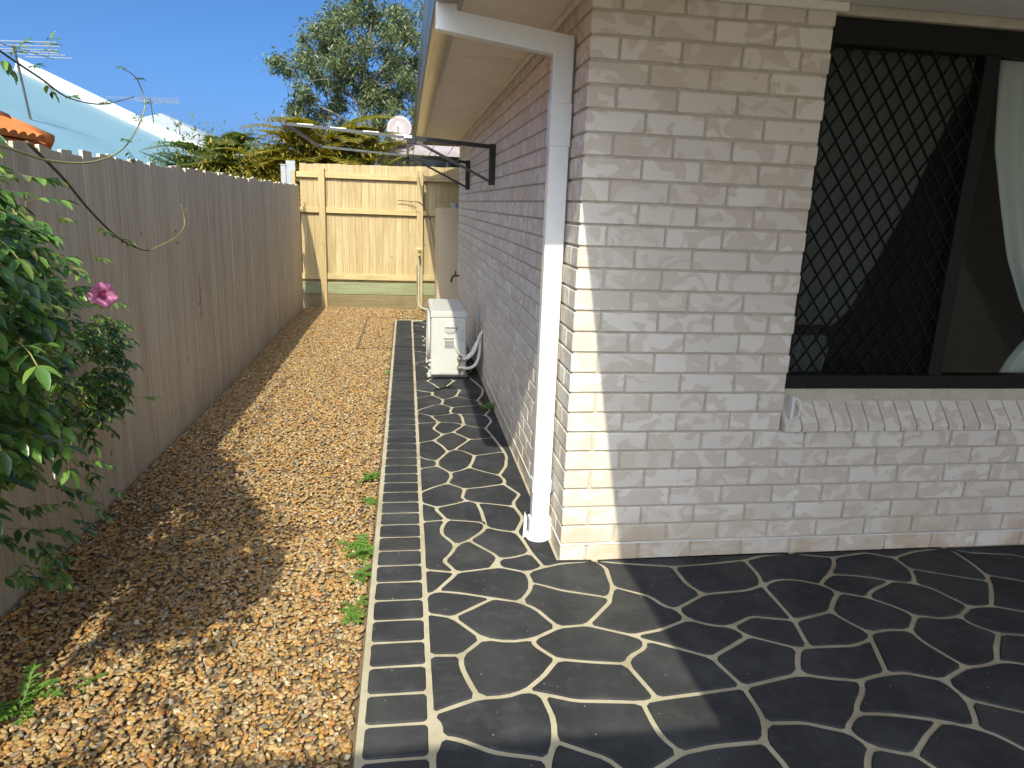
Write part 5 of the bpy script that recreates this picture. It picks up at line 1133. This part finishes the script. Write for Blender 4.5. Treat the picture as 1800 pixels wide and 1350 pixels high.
nb3 = thing('neighbour_house', 'far grey-roofed house with a metal flue beyond the palms', 'house', (-9.5, 27, 0), 'neighbouring houses')
r3, rA, rB = hip_roof(nb3, -5.6, -14.5, 23.6, 33.5, 2.55, .43, 'roof_grey')
mb = MB(); mb.box(-14.1, -6.0, 24.0, 33.1, -.08, 2.19); wl3 = mb.build('wall', 'house_grey', nb3)
mb = MB(); mb.tube([(-8.6, 25.0, 2.9), (-8.6, 25.0, 3.80)], .07, 10); mb.tube([(-8.6, 25.0, 3.80), (-8.6, 25.0, 3.95)], .13, 10); mb.build('flue', 'galv', r3, smooth=True)

nb4 = thing('neighbour_house', 'house behind the back fence with dark window and dull pink roof', 'house', (1.5, 18, 0), 'neighbouring houses')
mb = MB(); mb.box(-.95, 6.5, 15.0, 22, -.08, 2.58); w4 = mb.build('wall', 'house_grey', nb4)
r4, rA, rB = hip_roof(nb4, 7.0, -1.45, 14.5, 25, 2.66, .36, 'roof_pink', .10)
windows(w4, [(-.62, .22), (.36, 1.3)], 15.0, 1.5, 2.50)

# satellite dish
ds = thing('satellite_dish', 'round grey satellite dish on a short mast above the pink roof', 'satellite dish', (-.78, 14.9, 2.7))
dc = Vector((-.83, 14.6, 3.11)); dd = Vector((-.10, -.93, .35)).normalized(); dr_ = dd.cross(Vector((0, 0, 1))).normalized(); du = dr_.cross(dd)
V = []; F = []; nr, na = 5, 24
for th_ in (0, -.012):
    for i in range(nr+1):
        rr_ = .285*i/nr
        for k in range(na): a = 2*math.pi*k/na; V.append(tuple(dc + dr_*rr_*math.cos(a) + du*rr_*1.06*math.sin(a) + dd*(rr_*rr_*.75+th_)))
L1 = (nr+1)*na
for i in range(nr):
    for k in range(na): a, b = i*na+k, i*na+(k+1) % na; F += [(a, b, b+na, a+na), (L1+a+na, L1+b+na, L1+b, L1+a)]
F += [(nr*na+k, nr*na+(k+1) % na, L1+nr*na+(k+1) % na, L1+nr*na+k) for k in range(na)]
link('reflector', mk('reflector', V, F, 'dish_grey', True), ds)
mb = MB(); mb.tube([(-.80, 14.72, 2.72), (-.80, 14.72, 3.05), dc-dd*.03], .02, 8); mb.build('mast', 'galv', ds, smooth=True)
mb = MB(); mb.tube([dc-du*.26+dd*.05, dc+dd*.34-du*.06], .011, 6); ar = mb.build('feed_arm', 'galv', ds)
mb = MB(); mb.cbox(dc.x+dd.x*.34-.035, dc.x+dd.x*.34+.035, dc.y+dd.y*.34-.05, dc.y+dd.y*.34+.05, dc.z+dd.z*.34-.10, dc.z+dd.z*.34+.0, .008); mb.build('receiver', 'cap_white', ds)

# TV aerials
def aerial(base, h, boom, els, label, tilt=0.0):
    t_ = thing('tv_aerial', label, 'aerial', base, 'roof-top television aerials'); b = Vector(base); T_ = b+Vector((-.12, 0, h))
    mb = MB(); mb.tube([b, T_+Vector((0, 0, .05))], .02, 6); mb.build('mast', 'line_grey', t_)
    bd = Vector(boom).normalized(); ed = bd.cross(Vector((0, 0, 1))).normalized()
    mb = MB(); mb.tube([T_-bd*.5, T_+bd*.9], .012, 6); bm_ = mb.build('boom', 'galv', t_)
    for u, L in els:
        mb = MB(); c_ = T_+bd*u; mb.tube([c_-ed*L/2, c_+ed*L/2], .008, 6); mb.build('element', 'galv', bm_)
aerial((-6.55, 10.1, 2.55), 1.05, (.2, 1, .0), [(-.45, 2.0), (-.15, 1.7), (.15, 1.2), (.35, 1.0), (.55, .9), (.8, .8)], 'tall television aerial on a dark mast on the blue roof')
aerial((-9.2, 24.6, 3.0), 1.55, (.3, 1, .0), [(-.45, 2.6), (0, 2.2), (.4, 1.6), (.8, 1.2)], 'far television aerial standing over the grey roof')
